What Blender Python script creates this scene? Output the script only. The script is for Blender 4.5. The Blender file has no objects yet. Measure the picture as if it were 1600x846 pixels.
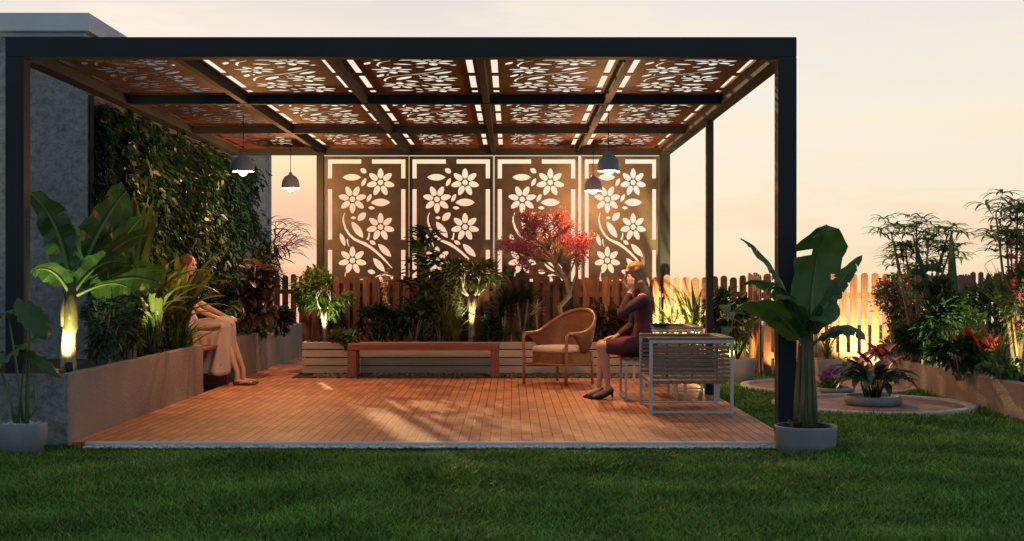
import bpy, math, random
import numpy as np
from mathutils import Vector, Matrix
random.seed(7); RNG = np.random.default_rng(7)
R = math.radians
S = bpy.context.scene
C = S.collection
F = 1983.0          # focal length in photo pixels (1600 wide)
CAMZ = 1.223; VX, VY = 799.0, 434.0

# ------------------------------------------------------------------ camera
cam = bpy.data.cameras.new('camera'); camo = bpy.data.objects.new('camera', cam); C.objects.link(camo)
camo.location = (0, 0, CAMZ); camo.rotation_euler = (R(90), 0, 0)
cam.sensor_width = 36; cam.lens = F/1600*36; cam.shift_x = 1/1600; cam.shift_y = 11/1600
cam.clip_end = 500
S.camera = camo
S.view_settings.view_transform = 'Standard'; S.view_settings.look = 'None'
S.view_settings.exposure = 0; S.view_settings.gamma = 1; S.view_settings.use_curve_mapping = False
S.render.engine = 'CYCLES'
S.cycles.max_bounces = 6; S.cycles.diffuse_bounces = 3; S.cycles.glossy_bounces = 3
S.cycles.transparent_max_bounces = 6; S.cycles.sample_clamp_indirect = 4
S.cycles.use_denoising = True
SUN_EL, SUN_AZ = 16.0, -15.5      # azimuth measured from +Y toward +X

# ------------------------------------------------------------------ world (dusk sky)
W = bpy.data.worlds.new('World'); S.world = W; W.use_nodes = True
nt = W.node_tree; nt.nodes.clear()
def N(t, **k):
    n = nt.nodes.new(t)
    for a, b in k.items(): setattr(n, a, b)
    return n
def ramp(node, stops):
    cr = node.color_ramp
    while len(cr.elements) > 1: cr.elements.remove(cr.elements[-1])
    cr.elements[0].position = stops[0][0]; cr.elements[0].color = (*stops[0][1], 1)
    for p, c in stops[1:]:
        e = cr.elements.new(p); e.color = (*c, 1)
L = nt.links.new
tc = N('ShaderNodeTexCoord'); sp = N('ShaderNodeSeparateXYZ'); L(tc.outputs['Generated'], sp.inputs[0])
r1 = N('ShaderNodeValToRGB')     # right side of the western sky, by height
mz = N('ShaderNodeMapRange'); mz.inputs[1].default_value = -.06; mz.inputs[2].default_value = .34
L(sp.outputs['Z'], mz.inputs[0])
ramp(r1, [(0, (.93,.66,.41)), (.15, (.95,.73,.49)), (.30, (.95,.82,.63)), (.45, (.93,.85,.72)), (.68, (.84,.79,.74)), (.8,(.60,.60,.62)), (1, (.30,.36,.45))])
r2 = N('ShaderNodeValToRGB')     # left side, pinker
ramp(r2, [(0, (.80,.34,.24)), (.17, (.86,.40,.30)), (.27, (.90,.46,.34)), (.36, (.95,.68,.40)), (.45, (.92,.78,.56)), (.62, (.82,.73,.67)), (.8,(.58,.58,.61)), (1, (.30,.36,.45))])
L(mz.outputs[0], r1.inputs[0]); L(mz.outputs[0], r2.inputs[0])
mx = N('ShaderNodeMapRange', interpolation_type='SMOOTHSTEP'); mx.inputs[1].default_value = -.12; mx.inputs[2].default_value = .13
L(sp.outputs['X'], mx.inputs[0])
m1 = N('ShaderNodeMix', data_type='RGBA'); L(mx.outputs[0], m1.inputs[0]); L(r2.outputs[0], m1.inputs[6]); L(r1.outputs[0], m1.inputs[7])
# clouds: long low streaks
mp = N('ShaderNodeMapping'); mp.inputs['Scale'].default_value = (3.2, 3.2, 17); L(tc.outputs['Generated'], mp.inputs[0])
nz = N('ShaderNodeTexNoise'); nz.inputs['Scale'].default_value = 2.1; nz.inputs['Detail'].default_value = 7; nz.inputs['Roughness'].default_value = .55
nz.inputs['Distortion'].default_value = .3
L(mp.outputs[0], nz.inputs[0])
cr = N('ShaderNodeMapRange', interpolation_type='SMOOTHSTEP'); cr.inputs[1].default_value = .47; cr.inputs[2].default_value = .66; cr.inputs[4].default_value = .7
L(nz.outputs[0], cr.inputs[0])
rc = N('ShaderNodeValToRGB'); ramp(rc, [(0, (.93,.52,.38)), (.22, (.96,.64,.44)), (.36, (.98,.80,.56)), (.5, (.96,.86,.66)), (.75, (.92,.80,.68)), (1, (.40,.42,.50))])
L(mz.outputs[0], rc.inputs[0])
m2 = N('ShaderNodeMix', data_type='RGBA'); L(cr.outputs[0], m2.inputs[0]); L(m1.outputs[2], m2.inputs[6]); L(rc.outputs[0], m2.inputs[7])
# east side (behind the viewer): dim blue dusk
my = N('ShaderNodeMapRange', interpolation_type='SMOOTHSTEP'); my.inputs[1].default_value = -.1; my.inputs[2].default_value = .75
L(sp.outputs['Y'], my.inputs[0])
m3 = N('ShaderNodeMix', data_type='RGBA'); L(my.outputs[0], m3.inputs[0]); m3.inputs[6].default_value = (.35,.43,.51,1); L(m2.outputs[2], m3.inputs[7])
bg = N('ShaderNodeBackground'); bg.inputs[1].default_value = .98; L(m3.outputs[2], bg.inputs[0])
sky = N('ShaderNodeTexSky', sky_type='NISHITA', sun_disc=False, sun_elevation=R(SUN_EL), sun_rotation=R(SUN_AZ))
bg2 = N('ShaderNodeBackground'); bg2.inputs[1].default_value = .004; L(sky.outputs[0], bg2.inputs[0])
ad = N('ShaderNodeAddShader'); L(bg.outputs[0], ad.inputs[0]); L(bg2.outputs[0], ad.inputs[1])
wo = N('ShaderNodeOutputWorld'); L(ad.outputs[0], wo.inputs[0])

# ------------------------------------------------------------------ sun, low in the west, behind the screens
sl = bpy.data.lights.new('sun', 'SUN'); sl.energy = 2.2; sl.angle = R(.9); sl.color = (1, .62, .30)
so = bpy.data.objects.new('sun', sl); C.objects.link(so)
d = -Vector((math.sin(R(SUN_AZ))*math.cos(R(SUN_EL)), math.cos(R(SUN_AZ))*math.cos(R(SUN_EL)), math.sin(R(SUN_EL))))
so.rotation_euler = d.to_track_quat('-Z', 'Y').to_euler(); so.location = (4, 25, 8)

# ------------------------------------------------------------------ helpers
def P(px, py, Y): return Vector(((px-VX)*Y/F, Y, CAMZ-(py-VY)*Y/F))
def tag(o, label=None, cat=None, group=None, kind=None):
    if label: o['label'] = label
    if cat: o['category'] = cat
    if group: o['group'] = group
    if kind: o['kind'] = kind
    return o
def thing(name, label, cat, loc=(0,0,0), rz=0, group=None):
    o = bpy.data.objects.new(name, None); C.objects.link(o); o.location = loc; o.rotation_euler = (0,0,rz)
    o.empty_display_size = .1
    return tag(o, label, cat, group)

class MB:
    def __init__(s): s.v=[]; s.n=0; s.f=[]; s.mi=[]; s.sm=[]
    def add(s, verts, faces, mi=0, smooth=False):
        verts = np.asarray(verts, dtype=np.float32).reshape(-1,3)
        s.v.append(verts)
        if isinstance(faces, np.ndarray):
            s.f.append(faces+s.n); s.mi.append(np.full(len(faces), mi)); s.sm.append(np.full(len(faces), smooth))
        else:
            by={}
            for f in faces: by.setdefault(len(f), []).append(f)
            for k, l in by.items():
                a=np.array(l, dtype=np.int32); s.f.append(a+s.n); s.mi.append(np.full(len(a), mi)); s.sm.append(np.full(len(a), smooth))
        s.n += len(verts)
    def box(s, x0,x1,y0,y1,z0,z1, mi=0, b=0.0):
        if b<=0:
            v=[(x,y,z) for x in (x0,x1) for y in (y0,y1) for z in (z0,z1)]
            s.add(v, [(0,1,3,2),(4,6,7,5),(0,4,5,1),(2,3,7,6),(0,2,6,4),(1,5,7,3)], mi); return
        b=min(b,(x1-x0)*.45,(y1-y0)*.45,(z1-z0)*.45)
        v=[];idx={}
        for i,(X,sx) in enumerate(((x0,1),(x1,-1))):
            for j,(Y,sy) in enumerate(((y0,1),(y1,-1))):
                for k,(Z,sz) in enumerate(((z0,1),(z1,-1))):
                    idx[i,j,k,'x']=len(v); v.append((X,Y+sy*b,Z+sz*b))
                    idx[i,j,k,'y']=len(v); v.append((X+sx*b,Y,Z+sz*b))
                    idx[i,j,k,'z']=len(v); v.append((X+sx*b,Y+sy*b,Z))
        f=[]
        def q(*a):
            f.append(tuple(a))
        for i in (0,1):
            t=[idx[i,0,0,'x'],idx[i,1,0,'x'],idx[i,1,1,'x'],idx[i,0,1,'x']]; f.append(tuple(t if i else t[::-1]))
            t=[idx[0,i,0,'y'],idx[1,i,0,'y'],idx[1,i,1,'y'],idx[0,i,1,'y']]; f.append(tuple(t[::-1] if i else t))
            t=[idx[0,0,i,'z'],idx[1,0,i,'z'],idx[1,1,i,'z'],idx[0,1,i,'z']]; f.append(tuple(t if i else t[::-1]))
        for a in (0,1):
            for c in (0,1):
                f.append((idx[a,c,0,'x'],idx[a,c,1,'x'],idx[a,c,1,'y'],idx[a,c,0,'y']))
                f.append((idx[a,0,c,'x'],idx[a,1,c,'x'],idx[a,1,c,'z'],idx[a,0,c,'z']))
                f.append((idx[0,a,c,'y'],idx[1,a,c,'y'],idx[1,a,c,'z'],idx[0,a,c,'z']))
        for i in (0,1):
            for j in (0,1):
                for k in (0,1): f.append((idx[i,j,k,'x'],idx[i,j,k,'y'],idx[i,j,k,'z']))
        s.add(v,f,mi)
    def tube(s, path, rad, n=8, mi=0, cap=True, flat=1.0):
        path=[Vector(p) for p in path]
        if not hasattr(rad,'__len__'): rad=[rad]*len(path)
        v=[];f=[]; ref=None
        for i,p in enumerate(path):
            t=(path[min(i+1,len(path)-1)]-path[max(i-1,0)])
            t=t.normalized() if t.length>1e-9 else Vector((0,0,1))
            if ref is None:
                ref=Vector((1,0,0)) if abs(t.x)<.8 else Vector((0,1,0))
            a=(ref-t*ref.dot(t)).normalized(); b=t.cross(a); ref=a
            for k in range(n):
                th=2*math.pi*k/n; v.append(p+(a*math.cos(th)+b*math.sin(th)*flat)*rad[i])
        for i in range(len(path)-1):
            for k in range(n):
                k2=(k+1)%n; f.append((i*n+k,i*n+k2,(i+1)*n+k2,(i+1)*n+k))
        if cap: f.append(tuple(range(n-1,-1,-1))); f.append(tuple((len(path)-1)*n+k for k in range(n)))
        s.add([tuple(x) for x in v],f,mi,True)
    def lathe(s, prof, n=40, c=(0,0,0), mi=0, smooth=True):
        v=[];f=[]
        for r,z in prof:
            for k in range(n):
                th=2*math.pi*k/n; v.append((c[0]+r*math.cos(th),c[1]+r*math.sin(th),c[2]+z))
        for i in range(len(prof)-1):
            for k in range(n):
                k2=(k+1)%n; f.append((i*n+k,i*n+k2,(i+1)*n+k2,(i+1)*n+k))
        s.add(v,f,mi,smooth)
    def ball(s, c, r, n=12, m=8, mi=0, M=None):
        v=[];f=[]
        rx,ry,rz=(r,r,r) if not hasattr(r,'__len__') else r
        for i in range(m+1):
            ph=math.pi*i/m
            for k in range(n):
                th=2*math.pi*k/n
                q=Vector((rx*math.sin(ph)*math.cos(th),ry*math.sin(ph)*math.sin(th),rz*math.cos(ph)))
                if M is not None: q=M@q
                v.append((c[0]+q.x,c[1]+q.y,c[2]+q.z))
        for i in range(m):
            for k in range(n):
                k2=(k+1)%n; f.append((i*n+k,(i+1)*n+k,(i+1)*n+k2,i*n+k2))
        s.add(v,f,mi,True)
    def mesh(s, name, mats):
        V=np.concatenate(s.v); me=bpy.data.meshes.new(name)
        me.vertices.add(len(V)); me.vertices.foreach_set('co', V.ravel())
        nl=sum(a.size for a in s.f); nf=sum(len(a) for a in s.f)
        me.loops.add(nl); me.loops.foreach_set('vertex_index', np.concatenate([a.ravel() for a in s.f]).astype(np.int32))
        tot=np.concatenate([np.full(len(a),a.shape[1]) for a in s.f]); st=np.concatenate([[0],np.cumsum(tot)[:-1]])
        me.polygons.add(nf); me.polygons.foreach_set('loop_start', st.astype(np.int32)); me.polygons.foreach_set('loop_total', tot.astype(np.int32))
        for m in (mats if isinstance(mats,(list,tuple)) else [mats]): me.materials.append(m)
        me.polygons.foreach_set('material_index', np.concatenate(s.mi).astype(np.int32))
        me.polygons.foreach_set('use_smooth', np.concatenate(s.sm).astype(bool))
        me.update(calc_edges=True); me.validate()
        return me
    def obj(s, name, mats, parent=None, world=True):
        o=bpy.data.objects.new(name, s.mesh(name,mats)); C.objects.link(o)
        if parent is not None: par(o,parent)
        return o
def par(o, p):          # geometry is authored in the world frame unless the parent is at the origin
    o.parent=p
def weld_in(o, p):      # parent while keeping world-space vertex coordinates
    o.parent=p
    M=(Matrix.Translation(p.location)@Matrix.Rotation(p.rotation_euler.z,4,'Z')).inverted()
    o.data.transform(M)
    return o

# ------------------------------------------------------------------ materials
def mat(name, base, rough=.6, metal=0, var=None, scale=6, stretch=(1,1,1), bump=0, bscale=60, detail=5, spec=None, emit=None, es=0, island=0, trans=0, lo=.35, hi=.65):
    m=bpy.data.materials.new(name); m.use_nodes=True; t=m.node_tree; b=t.nodes['Principled BSDF']; out=t.nodes['Material Output']
    b.inputs['Base Color'].default_value=(*base,1); b.inputs['Roughness'].default_value=rough; b.inputs['Metallic'].default_value=metal
    if spec is not None: b.inputs['Specular IOR Level'].default_value=spec
    nn=t.nodes.new; lk=t.links.new
    tcn=nn('ShaderNodeTexCoord'); mpn=nn('ShaderNodeMapping'); mpn.inputs['Scale'].default_value=stretch; lk(tcn.outputs['Object'],mpn.inputs[0])
    col=None
    if var is not None:
        no=nn('ShaderNodeTexNoise'); no.inputs['Scale'].default_value=scale; no.inputs['Detail'].default_value=detail; lk(mpn.outputs[0],no.inputs[0])
        mr=nn('ShaderNodeMapRange'); mr.inputs[1].default_value=lo; mr.inputs[2].default_value=hi; lk(no.outputs[0],mr.inputs[0])
        mi=nn('ShaderNodeMix'); mi.data_type='RGBA'; mi.inputs[6].default_value=(*base,1); mi.inputs[7].default_value=(*var,1); lk(mr.outputs[0],mi.inputs[0]); col=mi.outputs[2]
        rr=nn('ShaderNodeMapRange'); rr.inputs[3].default_value=max(0,rough-.08); rr.inputs[4].default_value=min(1,rough+.1); lk(no.outputs[0],rr.inputs[0]); lk(rr.outputs[0],b.inputs['Roughness'])
    if island:
        g=nn('ShaderNodeNewGeometry'); hs=nn('ShaderNodeHueSaturation')
        v=nn('ShaderNodeMapRange'); v.inputs[3].default_value=1-island; v.inputs[4].default_value=1+island; lk(g.outputs['Random Per Island'],v.inputs[0])
        lk(v.outputs[0],hs.inputs['Value'])
        h=nn('ShaderNodeMapRange'); h.inputs[3].default_value=.5-.03*island; h.inputs[4].default_value=.5+.03*island; lk(g.outputs['Random Per Island'],h.inputs[0]); lk(h.outputs[0],hs.inputs['Hue'])
        if col is not None: lk(col,hs.inputs['Color'])
        else: hs.inputs['Color'].default_value=(*base,1)
        col=hs.outputs[0]
    if col is not None: lk(col,b.inputs['Base Color'])
    if bump:
        n2=nn('ShaderNodeTexNoise'); n2.inputs['Scale'].default_value=bscale; n2.inputs['Detail'].default_value=6; lk(mpn.outputs[0],n2.inputs[0])
        bp=nn('ShaderNodeBump'); bp.inputs['Strength'].default_value=bump; bp.inputs['Distance'].default_value=.02; lk(n2.outputs[0],bp.inputs['Height']); lk(bp.outputs[0],b.inputs['Normal'])
    if emit: b.inputs['Emission Color'].default_value=(*emit,1); b.inputs['Emission Strength'].default_value=es
    if trans:
        tr=nn('ShaderNodeBsdfTranslucent'); ms=nn('ShaderNodeMixShader'); ms.inputs[0].default_value=trans
        gm=nn('ShaderNodeMix'); gm.data_type='RGBA'; gm.blend_type='MULTIPLY'; gm.inputs[0].default_value=1; gm.inputs[7].default_value=(1.5,1.4,.5,1)
        if col is not None: lk(col,gm.inputs[6])
        else: gm.inputs[6].default_value=(*base,1)
        lk(gm.outputs[2],tr.inputs[0]); lk(b.outputs[0],ms.inputs[1]); lk(tr.outputs[0],ms.inputs[2]); lk(ms.outputs[0],out.inputs[0])
    return m
M={}
M['metal']=mat('dark_powder_coat',(.022,.027,.030),.72,0,(.027,.033,.037),2,bump=.03,bscale=200,spec=.06)
M['corten']=mat('rusty_steel',(.075,.030,.016),.7,.0,(.13,.052,.026),5,bump=.15,bscale=70,spec=.1)
M['corten2']=mat('weathered_steel',(.052,.049,.046),.7,.0,(.082,.070,.060),3,bump=.15,bscale=70,spec=.15)
M['soil']=mat('dark_soil',(.018,.012,.008),.95,0,(.035,.022,.014),14,bump=1,bscale=40)
M['render']=mat('rendered_concrete',(.17,.13,.11),.85,0,(.26,.205,.17),1.3,detail=9,bump=.5,bscale=55)
M['white_pot']=mat('pale_pot',(.15,.168,.185),.6,0,(.20,.22,.24),5,bump=.1,bscale=60)
M['grey_pot']=mat('grey_pot',(.24,.24,.25),.65,0,(.30,.29,.29),5,bump=.1,bscale=60)
M['fence']=mat('stained_timber',(.090,.036,.018),.6,0,(.16,.068,.032),7,(5,5,.6),bump=.35,bscale=30,island=.35)
M['planterwood']=mat('pale_timber',(.46,.36,.27),.6,0,(.56,.45,.34),5,(.5,4,6),bump=.15,bscale=30,island=.1)
M['bench']=mat('red_timber',(.17,.052,.024),.5,0,(.24,.08,.036),5,(.6,5,5),bump=.15,bscale=40)
M['seatwood']=mat('slat_timber',(.15,.105,.075),.5,0,(.22,.155,.11),7,(6,.7,6),bump=.2,bscale=40,island=.15)
M['alu']=mat('aluminium_frame',(.42,.46,.47),.4,.3,(.48,.52,.53),6)
M['cushion']=mat('cream_cushion',(.56,.48,.38),.9,0,(.64,.55,.44),6,bump=.2,bscale=150)
M['shade']=mat('lamp_enamel',(.19,.21,.24),.4,0,(.23,.25,.28),3)
M['shade_in']=mat('lamp_inside',(.75,.70,.6),.5)
M['bulb']=mat('lit_bulb',(1,.9,.7),.5,emit=(1,.80,.42),es=14)
M['trunk']=mat('bark',(.20,.15,.10),.85,0,(.30,.24,.16),9,(3,3,.8),bump=.7,bscale=25)
M['palebark']=mat('pale_bark',(.16,.13,.085),.85,0,(.52,.46,.33),5,(5,5,1.1),bump=1,bscale=16)
M['gravel']=mat('pebbles',(.30,.33,.33),.7,0,(.46,.48,.47),20,island=.4)
M['darkgravel']=mat('dark_pebbles',(.035,.03,.028),.6,0,(.06,.05,.045),20,island=.4)
def leafm(n,c,v,tr=.28,isl=.35,rough=.42): M[n]=mat(n,c,rough,0,v,5,island=isl,trans=tr,spec=.35)
leafm('banana_leaf',(.030,.085,.030),(.045,.12,.035),.35,.15,.36)
leafm('banana_rib',(.09,.15,.05),(.12,.18,.06),.1,.1)
leafm('ivy_leaf',(.007,.036,.012),(.014,.062,.018),.2,.5)
leafm('dark_leaf',(.018,.045,.016),(.03,.07,.022),.22,.45)
leafm('green_leaf',(.055,.115,.028),(.10,.18,.045),.32,.45)
leafm('olive_leaf',(.09,.12,.03),(.14,.15,.04),.3,.45)
leafm('strap_leaf',(.06,.10,.025),(.10,.14,.04),.3,.35)
leafm('bronze_leaf',(.055,.034,.014),(.085,.05,.02),.25,.3)
leafm('red_leaf',(.20,.012,.022),(.30,.025,.035),.3,.45)
leafm('crimson_leaf',(.22,.030,.095),(.36,.10,.19),.3,.5)
leafm('pink_petal',(.50,.035,.16),(.62,.09,.26),.3,.35)
leafm('purple_petal',(.20,.05,.32),(.28,.09,.42),.3,.3)
leafm('pale_petal',(.45,.40,.35),(.55,.48,.42),.3,.3)
leafm('blue_leaf',(.035,.085,.06),(.05,.11,.07),.2,.3)

# concrete wall with trowel marks and pits
def concrete_wall():
    m=mat('grey_concrete',(.33,.36,.38),.85,0,(.47,.50,.515),1.6,detail=9)
    t=m.node_tree; b=t.nodes['Principled BSDF']; nn=t.nodes.new; lk=t.links.new
    tcn=nn('ShaderNodeTexCoord')
    a=nn('ShaderNodeTexNoise'); a.inputs['Scale'].default_value=9; a.inputs['Detail'].default_value=10; a.inputs['Roughness'].default_value=.7; lk(tcn.outputs['Object'],a.inputs[0])
    w=nn('ShaderNodeTexVoronoi'); w.inputs['Scale'].default_value=22; w.feature='DISTANCE_TO_EDGE'
    wn=nn('ShaderNodeTexNoise'); wn.inputs['Scale'].default_value=12; lk(tcn.outputs['Object'],wn.inputs[0]); lk(wn.outputs['Color'],w.inputs['Vector'])
    r=nn('ShaderNodeMapRange'); r.inputs[1].default_value=.0; r.inputs[2].default_value=.05; lk(w.outputs['Distance'],r.inputs[0])
    ad=nn('ShaderNodeMath'); ad.operation='ADD'; lk(a.outputs[0],ad.inputs[0]); mu=nn('ShaderNodeMath'); mu.operation='MULTIPLY'; mu.inputs[1].default_value=.25; lk(r.outputs[0],mu.inputs[0]); lk(mu.outputs[0],ad.inputs[1])
    f1=nn('ShaderNodeTexNoise'); f1.inputs['Scale'].default_value=16; f1.inputs['Detail'].default_value=12; f1.inputs['Roughness'].default_value=.8; lk(tcn.outputs['Object'],f1.inputs[0])
    f2=nn('ShaderNodeMapRange'); f2.inputs[1].default_value=.36; f2.inputs[2].default_value=.56; f2.inputs[3].default_value=.45; f2.inputs[4].default_value=1.1; lk(f1.outputs[0],f2.inputs[0])
    hs=nn('ShaderNodeHueSaturation'); old=b.inputs['Base Color'].links[0].from_socket; lk(old,hs.inputs['Color']); lk(f2.outputs[0],hs.inputs['Value']); lk(hs.outputs[0],b.inputs['Base Color'])
    bp=nn('ShaderNodeBump'); bp.inputs['Strength'].default_value=1; bp.inputs['Distance'].default_value=.09; lk(ad.outputs[0],bp.inputs['Height']); lk(bp.outputs[0],b.inputs['Normal'])
    return m
M['concrete']=concrete_wall()
M['slab']=mat('painted_concrete',(.42,.46,.49),.8,0,(.50,.54,.57),2,bump=.05)

def paving(name, c1, c2, mortar, w, h, sc=1, rot=0, bump=.6, rough=.55):
    m=bpy.data.materials.new(name); m.use_nodes=True; t=m.node_tree; b=t.nodes['Principled BSDF']; nn=t.nodes.new; lk=t.links.new
    tcn=nn('ShaderNodeTexCoord'); mp=nn('ShaderNodeMapping'); mp.inputs['Rotation'].default_value=(0,0,rot); lk(tcn.outputs['Object'],mp.inputs[0])
    br=nn('ShaderNodeTexBrick'); br.inputs['Scale'].default_value=sc; br.inputs['Brick Width'].default_value=w; br.inputs['Row Height'].default_value=h
    br.inputs['Mortar Size'].default_value=.0050; br.inputs['Mortar Smooth'].default_value=.3; br.offset=.5
    br.inputs['Color1'].default_value=(*c1,1); br.inputs['Color2'].default_value=(*c2,1); br.inputs['Mortar'].default_value=(*mortar,1)
    lk(mp.outputs[0],br.inputs[0])
    no=nn('ShaderNodeTexNoise'); no.inputs['Scale'].default_value=2.2; no.inputs['Detail'].default_value=8; lk(tcn.outputs['Object'],no.inputs[0])
    mr=nn('ShaderNodeMapRange'); mr.inputs[1].default_value=.3; mr.inputs[2].default_value=.7; mr.inputs[3].default_value=.6; mr.inputs[4].default_value=1.3; lk(no.outputs[0],mr.inputs[0])
    hs=nn('ShaderNodeHueSaturation'); lk(br.outputs['Color'],hs.inputs['Color']); lk(mr.outputs[0],hs.inputs['Value']); lk(hs.outputs[0],b.inputs['Base Color'])
    r2=nn('ShaderNodeMapRange'); r2.inputs[3].default_value=rough-.1; r2.inputs[4].default_value=rough+.2; lk(no.outputs[0],r2.inputs[0]); lk(r2.outputs[0],b.inputs['Roughness'])
    n3=nn('ShaderNodeTexNoise'); n3.inputs['Scale'].default_value=60; n3.inputs['Detail'].default_value=5; lk(tcn.outputs['Object'],n3.inputs[0])
    inv=nn('ShaderNodeMath'); inv.operation='MULTIPLY_ADD'; inv.inputs[1].default_value=-1; lk(br.outputs['Fac'],inv.inputs[0])
    q=nn('ShaderNodeMath'); q.operation='MULTIPLY'; q.inputs[1].default_value=.25; lk(n3.outputs[0],q.inputs[0]); lk(q.outputs[0],inv.inputs[2])
    bp=nn('ShaderNodeBump'); bp.inputs['Strength'].default_value=bump; bp.inputs['Distance'].default_value=.004; lk(inv.outputs[0],bp.inputs['Height']); lk(bp.outputs[0],b.inputs['Normal'])
    return m
M['deck']=paving('clay_paver_deck',(.34,.125,.048),(.50,.20,.08),(.06,.026,.012),.24,.080,1,R(90))
M['ring']=paving('brown_pavers',(.22,.13,.10),(.30,.18,.13),(.10,.06,.05),.3,.1,1,0)

def lawnmat():
    m=mat('lawn_soil',(.012,.028,.007),.95,0,(.025,.05,.012),8,bump=1,bscale=120); return m
M['lawn']=lawnmat()
def grassmat():
    m=bpy.data.materials.new('grass_blades'); m.use_nodes=True; t=m.node_tree; b=t.nodes['Principled BSDF']; out=t.nodes['Material Output']; nn=t.nodes.new; lk=t.links.new
    tcn=nn('ShaderNodeTexCoord'); no=nn('ShaderNodeTexNoise'); no.inputs['Scale'].default_value=1.5; no.inputs['Detail'].default_value=8; lk(tcn.outputs['Object'],no.inputs[0])
    mr=nn('ShaderNodeMapRange'); mr.inputs[1].default_value=.35; mr.inputs[2].default_value=.65; lk(no.outputs[0],mr.inputs[0])
    mi=nn('ShaderNodeMix'); mi.data_type='RGBA'; mi.inputs[6].default_value=(.045,.125,.016,1); mi.inputs[7].default_value=(.13,.26,.040,1); lk(mr.outputs[0],mi.inputs[0])
    g=nn('ShaderNodeNewGeometry'); v=nn('ShaderNodeMapRange'); v.inputs[3].default_value=.5; v.inputs[4].default_value=1.6; lk(g.outputs['Random Per Island'],v.inputs[0])
    gt=nn('ShaderNodeMath'); gt.operation='GREATER_THAN'; gt.inputs[1].default_value=.975; lk(g.outputs['Random Per Island'],gt.inputs[0])
    dry=nn('ShaderNodeMix'); dry.data_type='RGBA'; dry.inputs[7].default_value=(.19,.15,.06,1); lk(gt.outputs[0],dry.inputs[0]); lk(mi.outputs[2],dry.inputs[6])
    hs=nn('ShaderNodeHueSaturation'); lk(dry.outputs[2],hs.inputs['Color']); lk(v.outputs[0],hs.inputs['Value']); lk(hs.outputs[0],b.inputs['Base Color'])
    b.inputs['Roughness'].default_value=.6; b.inputs['Specular IOR Level'].default_value=.2
    tr=nn('ShaderNodeBsdfTranslucent'); lk(hs.outputs[0],tr.inputs[0]); ms=nn('ShaderNodeMixShader'); ms.inputs[0].default_value=.25
    lk(b.outputs[0],ms.inputs[1]); lk(tr.outputs[0],ms.inputs[2]); lk(ms.outputs[0],out.inputs[0]); return m
M['grass']=grassmat()

# ================================================================== SETTING
GZ=-.05
m=MB(); m.box(-14,16,2,34,-.6,GZ); tag(m.obj('lawn',M['lawn']),kind='structure')
DX0,DX1,DY0=-3.27,2.12,9.4
m=MB(); m.box(DX0,DX1,DY0+.05,15.42,GZ-.02,0.0); m.box(DX0,-2.70,15.42,20,GZ-.02,0.0)
tag(m.obj('deck',M['deck']),kind='structure')
m=MB(); m.box(-3.16,DX1+.005,DY0-.0,DY0+.05,GZ-.03,.003,b=.004); tag(m.obj('deck_kerb',M['slab']),kind='structure')
def pebbles(name, x0,x1,y0,y1,z,n,s0,s1,matn,kind='stuff'):
    base=[]
    t=(1+5**.5)/2
    iv=np.array([(-1,t,0),(1,t,0),(-1,-t,0),(1,-t,0),(0,-1,t),(0,1,t),(0,-1,-t),(0,1,-t),(t,0,-1),(t,0,1),(-t,0,-1),(-t,0,1)],dtype=np.float32)/1.9
    fc=np.array([(0,11,5),(0,5,1),(0,1,7),(0,7,10),(0,10,11),(1,5,9),(5,11,4),(11,10,2),(10,7,6),(7,1,8),(3,9,4),(3,4,2),(3,2,6),(3,6,8),(3,8,9),(4,9,5),(2,4,11),(6,2,10),(8,6,7),(9,8,1)])
    c=np.stack([RNG.uniform(x0,x1,n),RNG.uniform(y0,y1,n),RNG.uniform(z,z+s0,n)],1)
    sc=RNG.uniform(s0,s1,(n,1,1))*RNG.uniform(.6,1.2,(n,1,3))*np.array([1,1,.7])
    th=RNG.uniform(0,6.28,n); cs,sn=np.cos(th),np.sin(th)
    v=iv[None]*sc; x=v[:,:,0]*cs[:,None]-v[:,:,1]*sn[:,None]; y=v[:,:,0]*sn[:,None]+v[:,:,1]*cs[:,None]
    V=np.stack([x,y,v[:,:,2]],2)+c[:,None]
    m=MB(); m.add(V.reshape(-1,3),(fc[None]+12*np.arange(n)[:,None,None]).reshape(-1,3),0,True)
    return tag(m.obj(name,M[matn]),kind=kind)
pebbles('gravel_strip',-3.14,2.10,9.27,9.395,-.024,5600,.007,.015,'gravel')
m=MB(); m.box(-2.70,2.12,15.42,16.12,GZ-.02,-.012); tag(m.obj('soil_strip',M['soil']),kind='structure')
pebbles('dark_gravel',-2.45,2.12,15.45,16.1,-.01,2600,.015,.035,'darkgravel')

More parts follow.
